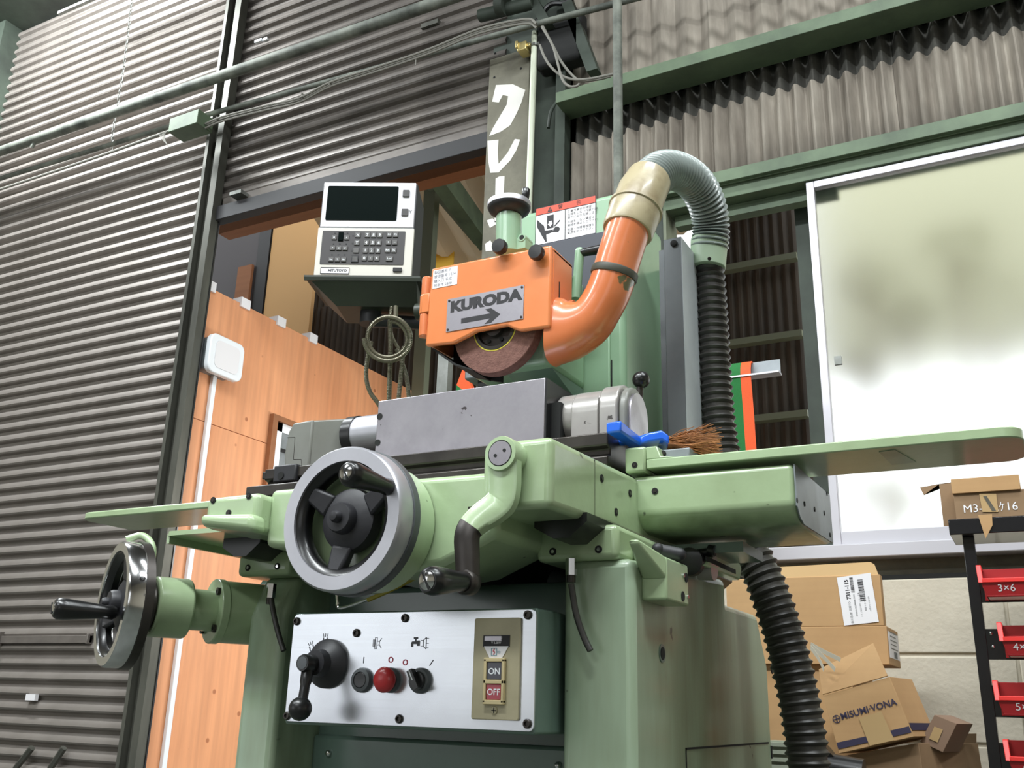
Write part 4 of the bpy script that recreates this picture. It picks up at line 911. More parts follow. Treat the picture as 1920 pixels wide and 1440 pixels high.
for u, v in ((935, 461), (1004, 472)):
    p = A(u, v, Y=GY-0.02)
    MB().turned((p.x, GY+0.0, p.z), (0, -1, 0), [(0.006, -0.002), (0.006, 0.008), (0.0145, 0.010), (0.0150, 0.018), (0.0135, 0.023), (0.001, 0.0235)], n=26).build('clamp_knob', black, guard)
p = A(1063, 568, X=gr); MB().cyl((gr-0.002, p.y+0.01, p.z), (gr+0.01, p.y+0.01, p.z), 0.008, n=16).build('guard_boss', orange, guard)
MB().box(gr-0.001, gr+0.0008, GY+0.035, GY+0.038, 0.70, gt-0.06).build('guard_seam', steel_dark, guard)
# the wheel
wc = A(931, 617, Y=1.475); wr_ = 0.0885
wh = MB().turned((wc.x, 1.478, wc.z), (0, -1, 0), [(0.045, -.016), (wr_-0.001, -.016), (wr_, -.015), (wr_, .008), (wr_-0.001, .009), (0.045, .009)], n=72, closed=True).build('grinding_wheel', wheel_abr, G)
MB().turned((wc.x, 1.470, wc.z), (0, -1, 0), [(0.040, 0), (0.0455, 0), (0.0455, 0.0016), (0.040, 0.0016)], n=48, closed=True).build('blotter', yellow, wh)
MB().turned((wc.x, 1.4685, wc.z), (0, -1, 0), [(0.0432, -0.01), (0.0432, 0.001), (0.037, 0.002), (0.034, -0.004), (0.018, -0.004), (0.017, 0.004), (0.001, 0.005)], n=40).build('wheel_flange', steel_dark, wh)
for k in range(6):
    MB().turned((wc.x+0.027*cos(k*pi/3), 1.4725, wc.z+0.027*sin(k*pi/3)), (0, -1, 0), [(0.004, -.002), (0.004, 0.0025)], n=12).build('flange_screw', void, wh)
MB().cyl((wc.x, 1.49, wc.z), (wc.x, 1.56, wc.z), 0.05, n=30).build('spindle_nose', steel_dark, G)

# ---------------- dresser on top of the guard
p = A(954, 468, Y=1.50); q = A(954, 408, Y=1.50)
ds = MB().cyl((p.x, 1.50, p.z-0.01), (q.x, 1.50, q.z), 0.0255, n=32).cyl((q.x, 1.5, q.z), (q.x, 1.5, q.z+0.004), 0.0235, n=32).build('dresser_post', green_col, G)
dwz = q.z+0.012
dw = MB().turned((q.x, 1.50, dwz), (0, 0, 1), [(0.024, -.009), (0.031, -.004), (0.040, 0.002), (0.0425, 0.008), (0.0425, 0.018), (0.040, 0.020), (0.03, 0.0205), (0.001, 0.0205)], n=56).build('dresser_wheel', black_matt, G)
MB().turned((q.x, 1.50, dwz+0.0085), (0, 0, 1), [(0.0428, 0), (0.0432, 0.0005), (0.0432, 0.0095), (0.0420, 0.0115), (0.041, 0.0115), (0.041, 0)], n=56, closed=True).build('dial_ring', alu, dw)
hx_, hy_ = q.x+0.0345, 1.50+0.004
MB().turned((hx_, hy_, dwz+0.02), (0, 0, 1), [(0.004, 0), (0.0066, 0.003), (0.0076, 0.012), (0.0078, 0.024), (0.006, 0.0265)], n=18).build('knob', black_gloss, dw)
p = A(983, 452, Y=1.50)
MB().box(p.x-0.014, p.x+0.008, 1.49, 1.52, p.z-0.02, p.z+0.004).turned((p.x, 1.505, p.z+0.003), (0, -1, 0), [(0.0085, -.015), (0.0085, .016)], n=20).cyl((p.x, 1.489, p.z+0.003), (p.x, 1.4885, p.z+0.003), 0.005, n=16, m=void).build('dresser_lug', green_col, ds, bevel=0.002)
MB().text('タ', 0.012, FR(A(942, 418, Y=1.475).x, 1.4752, A(942, 418, Y=1.475).z)).build('scribble', ink, ds)

# ---------------- orange extraction duct (part of the guard) and separate hoses
du = smooth([A(1040, 622, Y=1.50), A(1075, 618, Y=1.50), A(1108, 600, Y=1.50), A(1132, 565, Y=1.50), A(1147, 530, Y=1.50), A(1160, 485, Y=1.50), A(1181, 420, Y=1.50)], 8)
nn_ = len(du); vs_, fs = [], []; n = 28
u0 = Vector((0, 1, 0))
for i, p in enumerate(du):
    t = (du[min(i+1, nn_-1)]-du[max(i-1, 0)]).normalized(); s_ = t.cross(Vector((0, 1, 0))).normalized(); f_ = i/(nn_-1)
    hgt = 0.0405+0.0245*max(0, 1-f_/0.42)**1.2; dep = 0.0405+0.004*max(0, 1-f_/0.5)
    sq = 1-min(1, f_/0.45)
    for k in range(n):
        a_ = 2*pi*k/n; c_, s2 = cos(a_), sin(a_); e_ = 1-0.25*sq
        vs_.append(p+s_*hgt*math.copysign(abs(c_)**e_, c_)+Vector((0, 1, 0))*dep*math.copysign(abs(s2)**e_, s2))
for i in range(nn_-1): fs += [(i*n+k, i*n+(k+1) % n, (i+1)*n+(k+1) % n, (i+1)*n+k) for k in range(n)]
fs += [tuple(range(n))[::-1], tuple((nn_-1)*n+k for k in range(n))]
duct = MB().add(vs_, fs).build('extraction_duct', orange_worn, G, angle=60)
MB().box(A(1043, 560, Y=1.5).x, A(1100, 560, Y=1.5).x, 1.49, 1.56, 0.665, 0.70).build('duct_bracket', orange_worn, duct, bevel=0.004)
def bandtube(pts, r, w=None): return MB().tube(pts, r, 32, cap=True)
a = A(1141, 520, Y=1.5); b = A(1145, 508, Y=1.5)
i0 = min(range(nn_), key=lambda i: (du[i]-A(1150, 512, Y=1.5)).length)
t = (du[i0+1]-du[i0-1]).normalized()
MB().turned(du[i0]-t*0.0065, t, [(0.0423, 0), (0.0432, 0.002), (0.0432, 0.012), (0.0423, 0.014)], n=36).build('clamp_band', mat('dark_band', srgb(70, 70, 60), 0.55), duct)
hose = empty('suction_hose', A(1200, 370, Y=1.55), 'grey ribbed dust hose arching from the orange duct over and down behind the table', 'hose')
c0, c1 = A(1176, 436, Y=1.50), A(1203, 362, Y=1.53); c2 = A(1216, 338, Y=1.55)
cp = [c0, c0.lerp(c1, 0.05), c0.lerp(c1, 0.52), c0.lerp(c1, 0.54), c0.lerp(c1, 0.60), c0.lerp(c1, 0.62), c1, c2]
MB().tube(cp, [0.0455, 0.0475, 0.0485, 0.051, 0.051, 0.046, 0.0465, 0.043], 36).build('coupling', pvc_old, hose, angle=25)
ctr = smooth([c1.lerp(c2, 0.3), A(1238, 322, Y=1.60), A(1272, 322, Y=1.66), A(1304, 344, Y=1.72), A(1326, 385, Y=1.77), A(1333, 425, Y=1.80), A(1330, 470, Y=1.81)], 24)
rp_ = resample(ctr, 0.0022); rad = [0.0405-0.0035*min(1, i/60)+(0.0026, 0.0012, -0.0036, -0.0036, 0.0012)[i % 5] for i in range(len(rp_))]
gh = MB().tube(rp_, rad, 32); groove = mat('hose_groove', srgb(58, 66, 64), 0.5)  # valley rings coloured darker, putting the groove shade into the hose
gh.m = [groove if k < (len(rp_)-1)*32 and (k//32) % 5 in (1, 2) else None for k in range(len(gh.m))]
gh.build('grey_hose', hose_grey, hose, angle=45)
k0, k1 = A(1330, 450, Y=1.81), A(1327, 503, Y=1.81)
MB().tube([k0, k1], [0.0385, 0.0365], 36).cyl(A(1330, 485, Y=1.772), A(1330, 485, Y=1.770), 0.004, n=10, m=steel_dark).build('connector', pvc_green, hose, bevel=0.0015)
lo_ = smooth([A(1327, 495, Y=1.82), A(1334, 600, Y=1.82), A(1339, 700, Y=1.82), A(1345, 780, Y=1.82), A(1354, 850, Y=1.82), A(1372, 930, Y=1.81), A(1402, 1020, Y=1.80), A(1432, 1085, Y=1.80), A(1463, 1170, Y=1.80), A(1487, 1260, Y=1.80), A(1505, 1350, Y=1.80), A(1516, 1440, Y=1.80), A(1522, 1540, Y=1.80)], 30)
rp_ = resample(lo_, 0.0027)
def rr_(i):
    c_ = (i % 6)/6; return 0.0292+0.0050*max(0, cos(2*pi*c_))**0.7+min(0.0035, i*0.000012)
MB().tube(rp_, [rr_(i) for i in range(len(rp_))], 28).build('black_hose', hose_black, hose, angle=45)

# ---------------- control box with its plate
cx0, cx1 = A(533, 1352, Y=1.2).x, A(1001, 1368, Y=1.2).x; cz0 = A(760, 1362, Y=1.2).z; cz1 = A(998, 1142, Y=1.2).z
cx1b = A(1006, 1150, Y=1.203).x
CB = MB().prism([(1.203, cz0-0.004), (1.203, cz1+0.002), (1.26, cz1+0.003), (1.42, cz1-0.004), (1.42, cz0-0.004)], cx0-0.002, cx1b+0.001, 'x').build('control_box', green_cover, G, bevel=0.004, seg=3)
plate = MB().prism(rrect((cx0+cx1)/2, (cz0+cz1)/2, (cx1-cx0)/2, (cz1-cz0)/2, 0.008), 1.2, 1.203, 'y').build('switch_panel', panel_alu, G, bevel=0.0006)
PY = 1.2
def pf(u, v, dy=0): p = A(u, v, Y=PY-dy); return FR(p.x, PY, p.z)
for u, v in ((557, 1165), (760, 1159), (990, 1153), (669, 1187), (539, 1342), (749, 1348), (989, 1357)):
    MB(pf(u, v)).lathe([(0.0062, 0), (0.0062, 0.002), (0.005, 0.004), (0.0032, 0.004), (0.003, 0.0015), (0.0002, 0.0015)], n=16).build('panel_screw', steel_dark, plate)
pr_ = pf(610, 1244, 0.008)
lv = MB(pr_).lathe([(0.0355, 0), (0.0355, 0.006), (0.030, 0.012), (0.020, 0.020), (0.018, 0.034), (0.001, 0.035)], n=40)
lv.build('lever_base', black_matt, plate)
bq = A(577, 1241, Y=PY-0.045); kn = A(563, 1329, Y=PY-0.060)
mb = MB().turned((bq.x, PY-0.010, bq.z-0.002), (0, -1, 0), [(0.014, 0), (0.0125, 0.03), (0.0125, 0.044), (0.011, 0.047), (0.001, 0.047)], n=24)
mb.tube(smooth([(bq.x-0.001, PY-0.042, bq.z-0.004), ((bq.x+kn.x)/2, PY-0.050, (bq.z+kn.z)/2), (kn.x, PY-0.058, kn.z)], 6), [0.0085]*6+[0.007]*7, 14)
mb.ball((kn.x, PY-0.060, kn.z), 0.0165, n=24).turned((bq.x, PY-0.056, bq.z-0.002), (0, -1, 0), [(0.0088, 0), (0.0088, 0.0016), (0.006, 0.0018)], n=20, m=grey_sheet_dark)
mb.build('selector_lever', black, plate)
def button(u, v, name, prof, m, ring=0.0175):
    F_ = pf(u, v, 0.006)
    b_ = MB(F_).lathe([(ring, 0), (ring, 0.004), (ring-0.0015, 0.0075), (ring-0.006, 0.0085), (ring-0.0065, 0.001)], n=32, closed=True).build(name+'_ring', grey_sheet_dark, plate)
    MB(F_).lathe(prof, n=30).build(name, m, plate); return F_
button(676, 1275, 'start_button', [(0.0115, 0), (0.0115, 0.007), (0.010, 0.0082), (0.0005, 0.0078)], black)
button(728, 1275, 'stop_button', [(0.0115, 0), (0.0115, 0.010), (0.0175, 0.013), (0.0178, 0.017), (0.0150, 0.0215), (0.009, 0.0242), (0.0005, 0.025)], red)
F_ = button(785, 1276, 'rotary_switch', [(0.0125, 0), (0.0125, 0.012), (0.0118, 0.013), (0.0005, 0.013)], black)
MB(F_ @ Matrix.Rotation(radians(28), 4, 'Z')).box(-0.0045, 0.0045, -0.0135, 0.0155, 0.012, 0.022).box(-0.0009, 0.0009, 0.0, 0.0158, 0.0215, 0.0226, white).build('switch_grip', black, plate, bevel=0.001)
# printed symbols
pm = MB(); pk = MB()
def ringmark(u, v, r, mb): mb.lathe([(r, 0.0003), (r, 0.0007), (r-0.0014, 0.0007), (r-0.0014, 0.0003)], pf(u, v), n=24, closed=True)
ringmark(733, 1237, 0.0042, pk); ringmark(760, 1242, 0.0042, pk); pk.build('red_marks', pinkred, plate)
def stroke(mb, pts, w, T):
    T = T @ Matrix.Translation((0, 0, 0.0004))
    for p, q in zip(pts, pts[1:]):
        p, q = Vector((*p, 0)), Vector((*q, 0)); d = (q-p); n_ = Vector((-d.y, d.x, 0)).normalized()*w/2
        mb.hexa([p-n_, q-n_, q+n_, p+n_], [k+Vector((0, 0, .0002)) for k in (p-n_, q-n_, q+n_, p+n_)], None, T)
for (u, v, a_) in ((584, 1213, 22), (610, 1198, 0), (632, 1213, -28)):
    T = pf(u, v) @ Matrix.Rotation(radians(a_), 4, 'Z')
    stroke(pm, [(-0.0035, 0.002), (-0.0035, -0.004), (-0.002, -0.0068), (0, -0.0078), (0.002, -0.0068), (0.0035, -0.004), (0.0035, 0.002)], 0.0014, T)
    for dx_ in (-0.0032, 0, 0.0032): stroke(pm, [(dx_, 0.003), (dx_*1.4, 0.008)], 0.0006, T)
T = pf(682, 1237); stroke(pm, [(0, -.005), (0, .004)], 0.001, T)
T = pf(809, 1243); stroke(pm, [(-.003, -.004), (.003, .004)], 0.001, T)
T = pf(707, 1206); stroke(pm, [(-.0035, -.008), (-.0035, .008), (.0, .008), (.0, -.008), (-.0035, -.008)], 0.0006, T); stroke(pm, [(-.007, -.005), (-.005, -.005), (-.005, .005), (-.007, .005), (-.007, -.005)], 0.0005, T); stroke(pm, [(.001, .003), (.004, .002), (.008, .007)], 0.0006, T); stroke(pm, [(.001, -.003), (.004, -.002), (.008, -.007)], 0.0006, T); stroke(pm, [(.004, .002), (.004, -.002)], 0.0006, T)
T = pf(779, 1205)
tp = MB(T @ Matrix.Translation((0, 0, 0.0004)))
flat(tp, [(-.007, -.006), (-.0035, -.006), (-.0035, -.002), (.003, -.002), (.003, -.0045), (.0075, -.0045), (.0075, .003), (.003, .003), (.003, .002), (.0015, .002), (.0015, .005), (.004, .005), (.004, .0075), (-.003, .0075), (-.003, .005), (-.0008, .005), (-.0008, .002), (-.005, .002), (-.007, 0)], 0, t=0.0002)
tp.build('tap_mark', engrave, plate)
T = pf(797, 1206); stroke(pm, [(.002, -.008), (-.003, -.004), (-.003, .004), (.002, .008), (.002, -.008)], 0.0008, T)
for z_ in (-.0065, 0, .0065): stroke(pm, [(.002, z_), (.006, z_)], 0.001, T)
for z_ in (-.004, .004): stroke(pm, [(-.007, z_), (-.003, z_)], 0.0006, T)
pm.build('printed_marks', engrave, plate)
# ON / OFF push switch
sx0, sx1 = A(885, 1300, Y=PY).x, A(979, 1250, Y=PY).x; sz1_ = A(930, 1159, Y=PY).z; sz0_ = A(930, 1350, Y=PY).z
sp = MB().prism(rrect((sx0+sx1)/2, (sz0_+sz1_)/2, (sx1-sx0)/2-0.002, (sz1_-sz0_)/2, 0.003), PY-0.004, PY, 'y').build('push_switch_plate', beige, plate, bevel=0.001)
F = FR((sx0+sx1)/2, PY-0.004, (sz0_+sz1_)/2); w_, h_ = (sx1-sx0), (sz1_-sz0_)
def T2(x, y, z=0): return F @ Matrix.Translation((x*w_, y*h_, z))
fr_ = MB(F)
for (x0, x1, y0, y1) in ((-.19, -.14, -.34, .09), (.14, .19, -.34, .09), (-.19, .19, -.355, -.31), (-.19, .19, -.155, -.115), (-.19, .19, .06, .10)):
    fr_.box(x0*w_*1.1, x1*w_*1.1, y0*h_, y1*h_, 0, 0.006)
fr_.build('switch_bezel', mat('cream_bezel_frame', srgb(200, 184, 140), 0.4), plate, bevel=0.001)
MB(F).box(-.15*w_, .15*w_, -.115*h_, .06*h_, 0, 0.004).build('on_button', mat('navy_button', srgb(40, 42, 54), 0.25, coat=0.3), plate, bevel=0.001)
MB(F).box(-.15*w_, .15*w_, -.31*h_, -.155*h_, 0, 0.004).build('off_button', mat('off_red', srgb(160, 36, 54), 0.25, coat=0.3), plate, bevel=0.001)
MB().text('ON', 0.0115, T2(0, -.035, 0.0042), bold=0.00015, ext=0.0001).text('OFF', 0.0115, T2(0, -.235, 0.0042), bold=0.00015, ext=0.0001).build('button_lettering', white, plate)
MB(F).box(-.27*w_, .27*w_, .21*h_, .325*h_, 0, 0.001).build('rating_plate', ink, plate)
MB(F).prism([(-.13*w_, .10*h_), (.13*w_, .10*h_), (.25*w_, .215*h_), (-.25*w_, .215*h_)], 0, 0.0012, 'z').box(-.24*w_, .1*w_, .27*h_, .315*h_, 0.001, 0.0013, steel_ground).build('switch_label', label_m, plate)
lm = MB(); T = T2(0, 0, 0.0013)
stroke(lm, [(-.09*w_, .125*h_), (-.09*w_, .195*h_), (.02*w_, .195*h_), (.02*w_, .125*h_), (-.09*w_, .125*h_)], 0.0006, T)
stroke(lm, [(.03*w_, .15*h_), (.09*w_, .15*h_), (.09*w_, .165*h_), (.03*w_, .165*h_)], 0.0004, T)
for k in range(3): lm.text('MS 220V 2.2kW'[k*3:k*3+9], 0.0042, T2(0, .30-.025*k, 0.0012), m=label_m)
lm.build('switch_symbol', mat('cyan_mark', srgb(60, 130, 150), 0.5), plate)
lb = MB(); stroke(lb, [(-.03*w_, .19*h_), (-.055*w_, .165*h_), (-.02*w_, .16*h_), (-.045*w_, .13*h_)], 0.0009, T); lb.build('flash_symbol', pinkred, plate)
MB(T2(0, -.41)).lathe([(0.0055, 0), (0.0045, 0.0015), (0.0005, 0.002)], n=16).box(-.0035, .0035, -.0006, .0006, 0.0016, 0.0023, void).box(-.0006, .0006, -.0035, .0035, 0.0016, 0.0023, void).build('switch_screw', beige, plate)

# ---------------- magnetic chuck with tilting end housings, lever
ck = empty('magnetic_chuck', (-0.87, 1.48, 0.4145), 'long grey steel magnetic chuck block with round end housings clamped on the table', 'chuck')
kx0, kx1 = -1.0433, -0.6985; kz0, kz1 = 0.4155, 0.5295
blk = MB().box(kx0, kx1, 1.40, 1.545, kz0, kz1).build('chuck_block', steel_ground, ck, bevel=0.0012)
for u, v in ((712, 781), (708, 830)):
    p = A(u, v, Y=1.40); MB(FR(p.x, 1.40, p.z)).lathe([(0.0062, 0), (0.0062, 0.0008)], n=18).build('bolt_hole', void, ck)
def tomb(yc, r, zt, zb, n=12):
    zc = zt-r; return [(yc+r, zb)]+[(yc+r*cos(pi*k/n), zc+r*sin(pi*k/n)) for k in range(n+1)]+[(yc-r, zb)]
MB().box(kx1, kx1+0.02, 1.42, 1.53, 0.416, 0.49).build('end_gap_block', void, ck)
MB().box(kx1-0.0005, kx1+0.003, 1.401, 1.546, kz0, kz1-0.0004).build('end_plate', black, ck)
Yc = 1.475
MB().cyl((kx1+0.004, Yc, 0.4675), (kx1+0.04, Yc, 0.4675), 0.0475, n=36).build('swivel_collar', grey_light, ck, bevel=0.004)
MB().prism(tomb(Yc, 0.0485, 0.5165, 0.4145), kx1+0.036, kx1+0.086, 'x').build('end_housing', grey_light, ck, bevel=0.002)
MB().prism(tomb(Yc, 0.0505, 0.5215, 0.4145), kx1+0.086, kx1+0.120, 'x').build('end_flange', grey_light, ck, bevel=0.003)
MB().prism(tomb(Yc+0.002, 0.0465, 0.516, 0.4145), kx1+0.120, kx1+0.135, 'x').build('worn_flange', grey_paint, ck, bevel=0.004)
MB().prism(tomb(Yc+0.004, 0.040, 0.506, 0.4145), kx1+0.135, kx1+0.139, 'x').build('end_cap', steel_ground, ck)
MB().box(kx1+0.088, kx1+0.0888, 1.4235, 1.4245, 0.4145, 0.49).build('joint_line', steel_dark, ck)
zc = 0.494
MB().cyl((kx0-0.012, Yc+.01, zc), (kx0+0.001, Yc+.01, zc), 0.043, n=36).cyl((kx0-0.022, Yc+.01, zc), (kx0-0.012, Yc+.01, zc), 0.040, n=36, m=steel_dark).build('bearing_ring', alu, ck, bevel=0.001)
MB().cyl((-1.145, Yc+.01, zc), (kx0-0.02, Yc+.01, zc), 0.0385, n=36).build('polished_trunnion', alu, ck)
MB().cyl((-1.165, Yc+.01, zc), (-1.143, Yc+.01, zc), 0.0405, n=36).build('trunnion_seal', black, ck)
hx = -1.2122
hp = [(-1.272, 0.4150), (-1.277, 0.455), (-1.272, 0.500), (-1.262, 0.5165), (hx, 0.5185), (hx, 0.4150)]
hs = MB().hexa([(x, 1.42, z) for x, z in hp], [(x+0.012, 1.545, z+0.0) for x, z in hp])
hs.hexa([(hx-0.004, 1.4205, .4152), (hx-0.004, 1.4205, .518), (-1.165, 1.462, .527), (-1.165, 1.462, .4152)], [(hx+0.001, 1.545, .4152), (hx+.001, 1.545, .518), (-1.165, 1.545, .527), (-1.165, 1.545, .4152)])
hs.build('left_housing', grey_paint, ck, bevel=0.004, seg=3)
mb = MB()
for p, q in (((-1.273, .488), (-1.2535, .487)), ((-1.2535, .487), (-1.2515, .442)), ((-1.2515, .442), (-1.232, .440)), ((-1.232, .440), (-1.226, .416))):
    mb.cyl((p[0], 1.4202, p[1]), (q[0], 1.4202, q[1]), 0.0007, n=5)
mb.build('cover_joint', steel_dark, ck)
lvr = empty('clamp_lever', (-0.575, 1.52, 0.395), 'upright steel lever with black ball knob behind the blue brush', 'lever')
pb_ = A(1202, 712, Y=1.52)
MB().tube([(pb_.x-0.012, 1.52, 0.392), (pb_.x-0.008, 1.52, 0.46), (pb_.x-0.001, 1.52, pb_.z)], [0.0085, 0.0078, 0.0058], 18).build('lever_rod', steel_dark, lvr)
MB().ball((pb_.x, 1.52, pb_.z), 0.0155, n=28).build('ball_knob', black_gloss, lvr)

# ---------------- bench brush lying on the table end
brs = empty('bench_brush', (-0.5, 1.45, 0.392), 'blue plastic bench brush with brown bristles lying on the table end', 'brush')
h0, h1, h2, h3 = A(1150, 799, Y=1.36), A(1190, 828, Y=1.435), A(1238, 822, Y=1.455), A(1252, 832, Y=1.46)
P = [h0, h0.lerp(h1, .5), h1, h1.lerp(h2, .5), h2, h3]; wv = [0.013, 0.012, 0.014, 0.022, 0.025, 0.026]; tv = [0.010, 0.009, 0.008, 0.008, 0.009, 0.008]
vs_ = []; fs = []
for i, p in enumerate(P):
    tg = (P[min(i+1, 5)]-P[max(i-1, 0)]); w, t = Vector((tg.y, -tg.x, 0)).normalized()*-wv[i], Vector((0, 0, 1))*tv[i]
    vs_ += [p-w-t, p+w-t, p+w+t*0.8, p-w+t*0.8]
for i in range(len(P)-1): fs += [(i*4+k, i*4+(k+1) % 4, (i+1)*4+(k+1) % 4, (i+1)*4+k) for k in range(4)]
fs += [(3, 2, 1, 0), tuple((len(P)-1)*4+k for k in range(4))]
MB().add(vs_, fs).build('handle', blue, brs, bevel=0.003, seg=2)
MB().ball(A(1168, 830, Y=1.43), 0.010, sq=(1.2, 1, 0.5)).build('thumb_rest', blue, brs)
rr = random.Random(5); bm_ = MB()
for i in range(420):
    s = h3+Vector((-0.35, 0.93, 0)).normalized()*rr.uniform(-.024, .024)+Vector((0, 0, rr.uniform(-.007, .006)))
    L_ = rr.uniform(0.045, 0.088); e = s+Vector((1.0, 0.25+rr.gauss(0, .2), rr.gauss(-.10, .22))).normalized()*L_
    m_ = s.lerp(e, .5)+Vector((0, 0, rr.uniform(-.004, .006)))
    e.z = max(e.z, 0.373); m_.z = max(m_.z, 0.374)
    bm_.tube([s, m_, e], [0.0007, 0.0006, 0.0004], 4, cap=False)
bm_.build('bristles', bristle_m, brs, kind='stuff')

# ---------------- digital readout on its tray
DC = Vector((-1.3257, 1.68, 1.0787)); DR = Matrix.Rotation(0.455, 3, 'Z')
dro = empty('digital_readout', (DC.x, DC.y, DC.z-0.127), 'cream and black digital readout with dark screen and keypad on a bracket tray', 'readout', R=DR)
D = Matrix(((1, 0, 0, 0), (0, 0, -1, 0), (0, 1, 0, 0.127), (0, 0, 0, 1)))   # x right, y up, z to the viewer; origin at the centre of the face
wU, wL = 0.1135, 0.1165; ztop, zmid, zbot = 0.1265, 0.0045, -0.1255
MB(D).prism([(-wL, zbot-0.004), (wL, zbot-0.004), (wU+0.003, ztop+0.001), (-wU-0.003, ztop+0.001)], -0.13, -0.006, 'z').build('case', black_matt, dro, bevel=0.003, local=True)
up = MB(D).prism([(-wU, zmid), (wU, zmid), (wU-0.0005, ztop), (-wU+0.0005, ztop)], -0.006, 0.0, 'z').build('display_bezel', mat('white_bezel', srgb(206, 203, 208), 0.5), dro, bevel=0.0015, local=True)
MB(D).prism([(-wL, zbot), (wL, zbot), (wL-0.0005, zmid-0.004), (-wL+0.0005, zmid-0.004)], -0.006, 0.004, 'z').build('keypad_bezel', dro_beige, dro, bevel=0.0015, local=True)
MB(D).box(-wU, wU, zmid-0.006, zmid+0.001, -0.008, -0.001).build('bezel_groove', grey_sheet_dark, dro, local=True)
MB(D).prism(rrect(-0.0155, 0.069, 0.0895-0.003, 0.0465, 0.003), 0.0, 0.0012, 'z').build('screen', screen_m, dro, local=True)
for y_ in (0.096, 0.0445):
    MB(D).prism(rrect(0.0905, y_, 0.0082, 0.0095, 0.002), 0, 0.003, 'z').build('axis_button', keypad_m, dro, bevel=0.001, local=True)
kp = MB(D).prism(rrect(-0.004, -0.0525, 0.1, 0.044, 0.002), 0.004, 0.0052, 'z').build('keypad', keypad_m, dro, local=True)
tx = MB(D)
def kpos(u, v):   # position on the face from a zoomed reading of the keypad
    return ((u-750)/1240*0.2025-0.0025, -(v-890)/355*0.0885-0.0525)
def key(u, v, w=0.0062, h=0.0066, m=key_grey, t=None, ts=0.0085):
    x, y = kpos(u, v); MB(D).box(x-w, x+w, y-h, y+h, 0.0052, 0.0074).build('key', m, dro, bevel=0.0008, local=True)
    if t: tx.text(t, ts, Matrix.Translation((x, y, 0.0075)), ext=0.0001, bold=0.0001)
for r, row in enumerate(('789', '456', '123', '0· ')):
    for c, ch_ in enumerate(row): key(795+92*c-6*r, 758+82*r, t=ch_ if ch_ != ' ' else '%', ts=0.0105 if ch_ != ' ' else 0.007)
for i, t_ in enumerate(('X', 'Y', '')): key(655-4*i, 760+81*i, 0.0066, t=t_ or None, ts=0.0105)
key(640, 1010, 0.0085, 0.0095, black); key(640, 1010, 0.0066, 0.0066)
for r, row in enumerate((('F1', 'F2'), ('+', '−'), ('Rm', '½'))):
    for c, t_ in enumerate(row): key(1118-4*r+92*c, 752+82*r, t=t_, ts=0.007 if len(t_) > 1 else 0.009)
key(1145, 1005, 0.0085, t='Lod', ts=0.0065)
for r, (v, row) in enumerate(((788, ('M', None, 'c')), (900, ('*', 'A', 'Z')), (1020, ('Rm', 'T', 'Ro')))):
    for c, t_ in enumerate(row):
        if t_ is None: key(405, 778, 0.0062, 0.0115, screen_m)
        else: key(308+92*c-8*r, v, 0.0062, 0.0058, t=t_, ts=0.005)
for r, v in enumerate((735, 852, 965)):
    for c in range(3):
        x, y = kpos(314+92*c-8*r, v); MB(D).lathe([(0.002, 0), (0.002, 0.0006)], Matrix.Translation((x, y, 0.0052)), n=8).build('lamp_hole', black, dro, local=True)
for v in (762, 845, 925):
    x, y = kpos(583, v); MB(D).lathe([(0.002, 0), (0.002, 0.0006)], Matrix.Translation((x, y, 0.0052)), n=8).build('lamp_hole', black, dro, local=True)
tx.build('key_legends', white, dro, local=True)
x0_, y0_ = -0.083, -0.113
bd = MB(D).box(-0.0995, -0.0325, -0.1205, -0.1055, 0.004, 0.0055).build('badge', label_m, dro, local=True)
mb = MB(D)
for (a_, b_, c_, d_) in ((-0.1003, -0.0317, -0.1213, -0.1201), (-0.1003, -0.0317, -0.1061, -0.1049), (-0.1003, -0.0993, -0.1213, -0.1049), (-0.0327, -0.0317, -0.1213, -0.1049)): mb.box(a_, b_, c_, d_, 0.004, 0.006)
mb.text('MITUTOYO', 0.0085, Matrix.Translation((-0.060, -0.1131, 0.0056)), sx=1.02, bold=0.0004, ext=0.0001).build('badge_print', ink, dro, local=True)
MB(D).prism(rrect(0.083, -0.1095, 0.0105, 0.0048, 0.001), 0.004, 0.008, 'z').build('power_switch', black, dro, local=True)
tx = MB(D).text('Y', 0.0125, Matrix.Translation((0.1035, 0.0465, 0.0002)), ext=0.0001).build('axis_letter', grey_sheet_dark, dro, local=True)

# tray and bracket holding the readout: part of the machine
TD = Matrix.Translation((DC.x, DC.y, DC.z)) @ Matrix.Rotation(0.455, 4, 'Z') @ Matrix(((1, 0, 0, 0), (0, 0, -1, 0), (0, 1, 0, 0), (0, 0, 0, 1)))
trm = mat('dark_green_tray', srgb(52, 58, 48), 0.45, 0, srgb(40, 44, 38), 6)
tm = MB(TD)
tm.hexa([(-0.135, -0.131, 0.018), (0.14, -0.131, 0.018), (0.14, -0.131, -0.16), (-0.12, -0.131, -0.16)], [(-0.135, -0.1355, 0.018), (0.14, -0.1355, 0.018), (0.14, -0.1355, -0.16), (-0.12, -0.1355, -0.16)])
tm.hexa([(-0.135, -0.1355, 0.018), (0.14, -0.1355, 0.018), (0.14, -0.143, 0.016), (-0.134, -0.143, 0.016)], [(-0.135, -0.1355, 0.014), (0.14, -0.1355, 0.014), (0.14, -0.143, 0.012), (-0.134, -0.143, 0.012)])
tyo = tm.build('readout_tray', trm, G)
mb = MB(TD).hexa([(-0.125, -0.136, 0.008), (0.13, -0.136, 0.008), (0.13, -0.136, -0.15), (-0.115, -0.136, -0.15)], [(-0.065, -0.185, -0.04), (0.13, -0.185, -0.04), (0.13, -0.185, -0.15), (-0.06, -0.185, -0.15)])
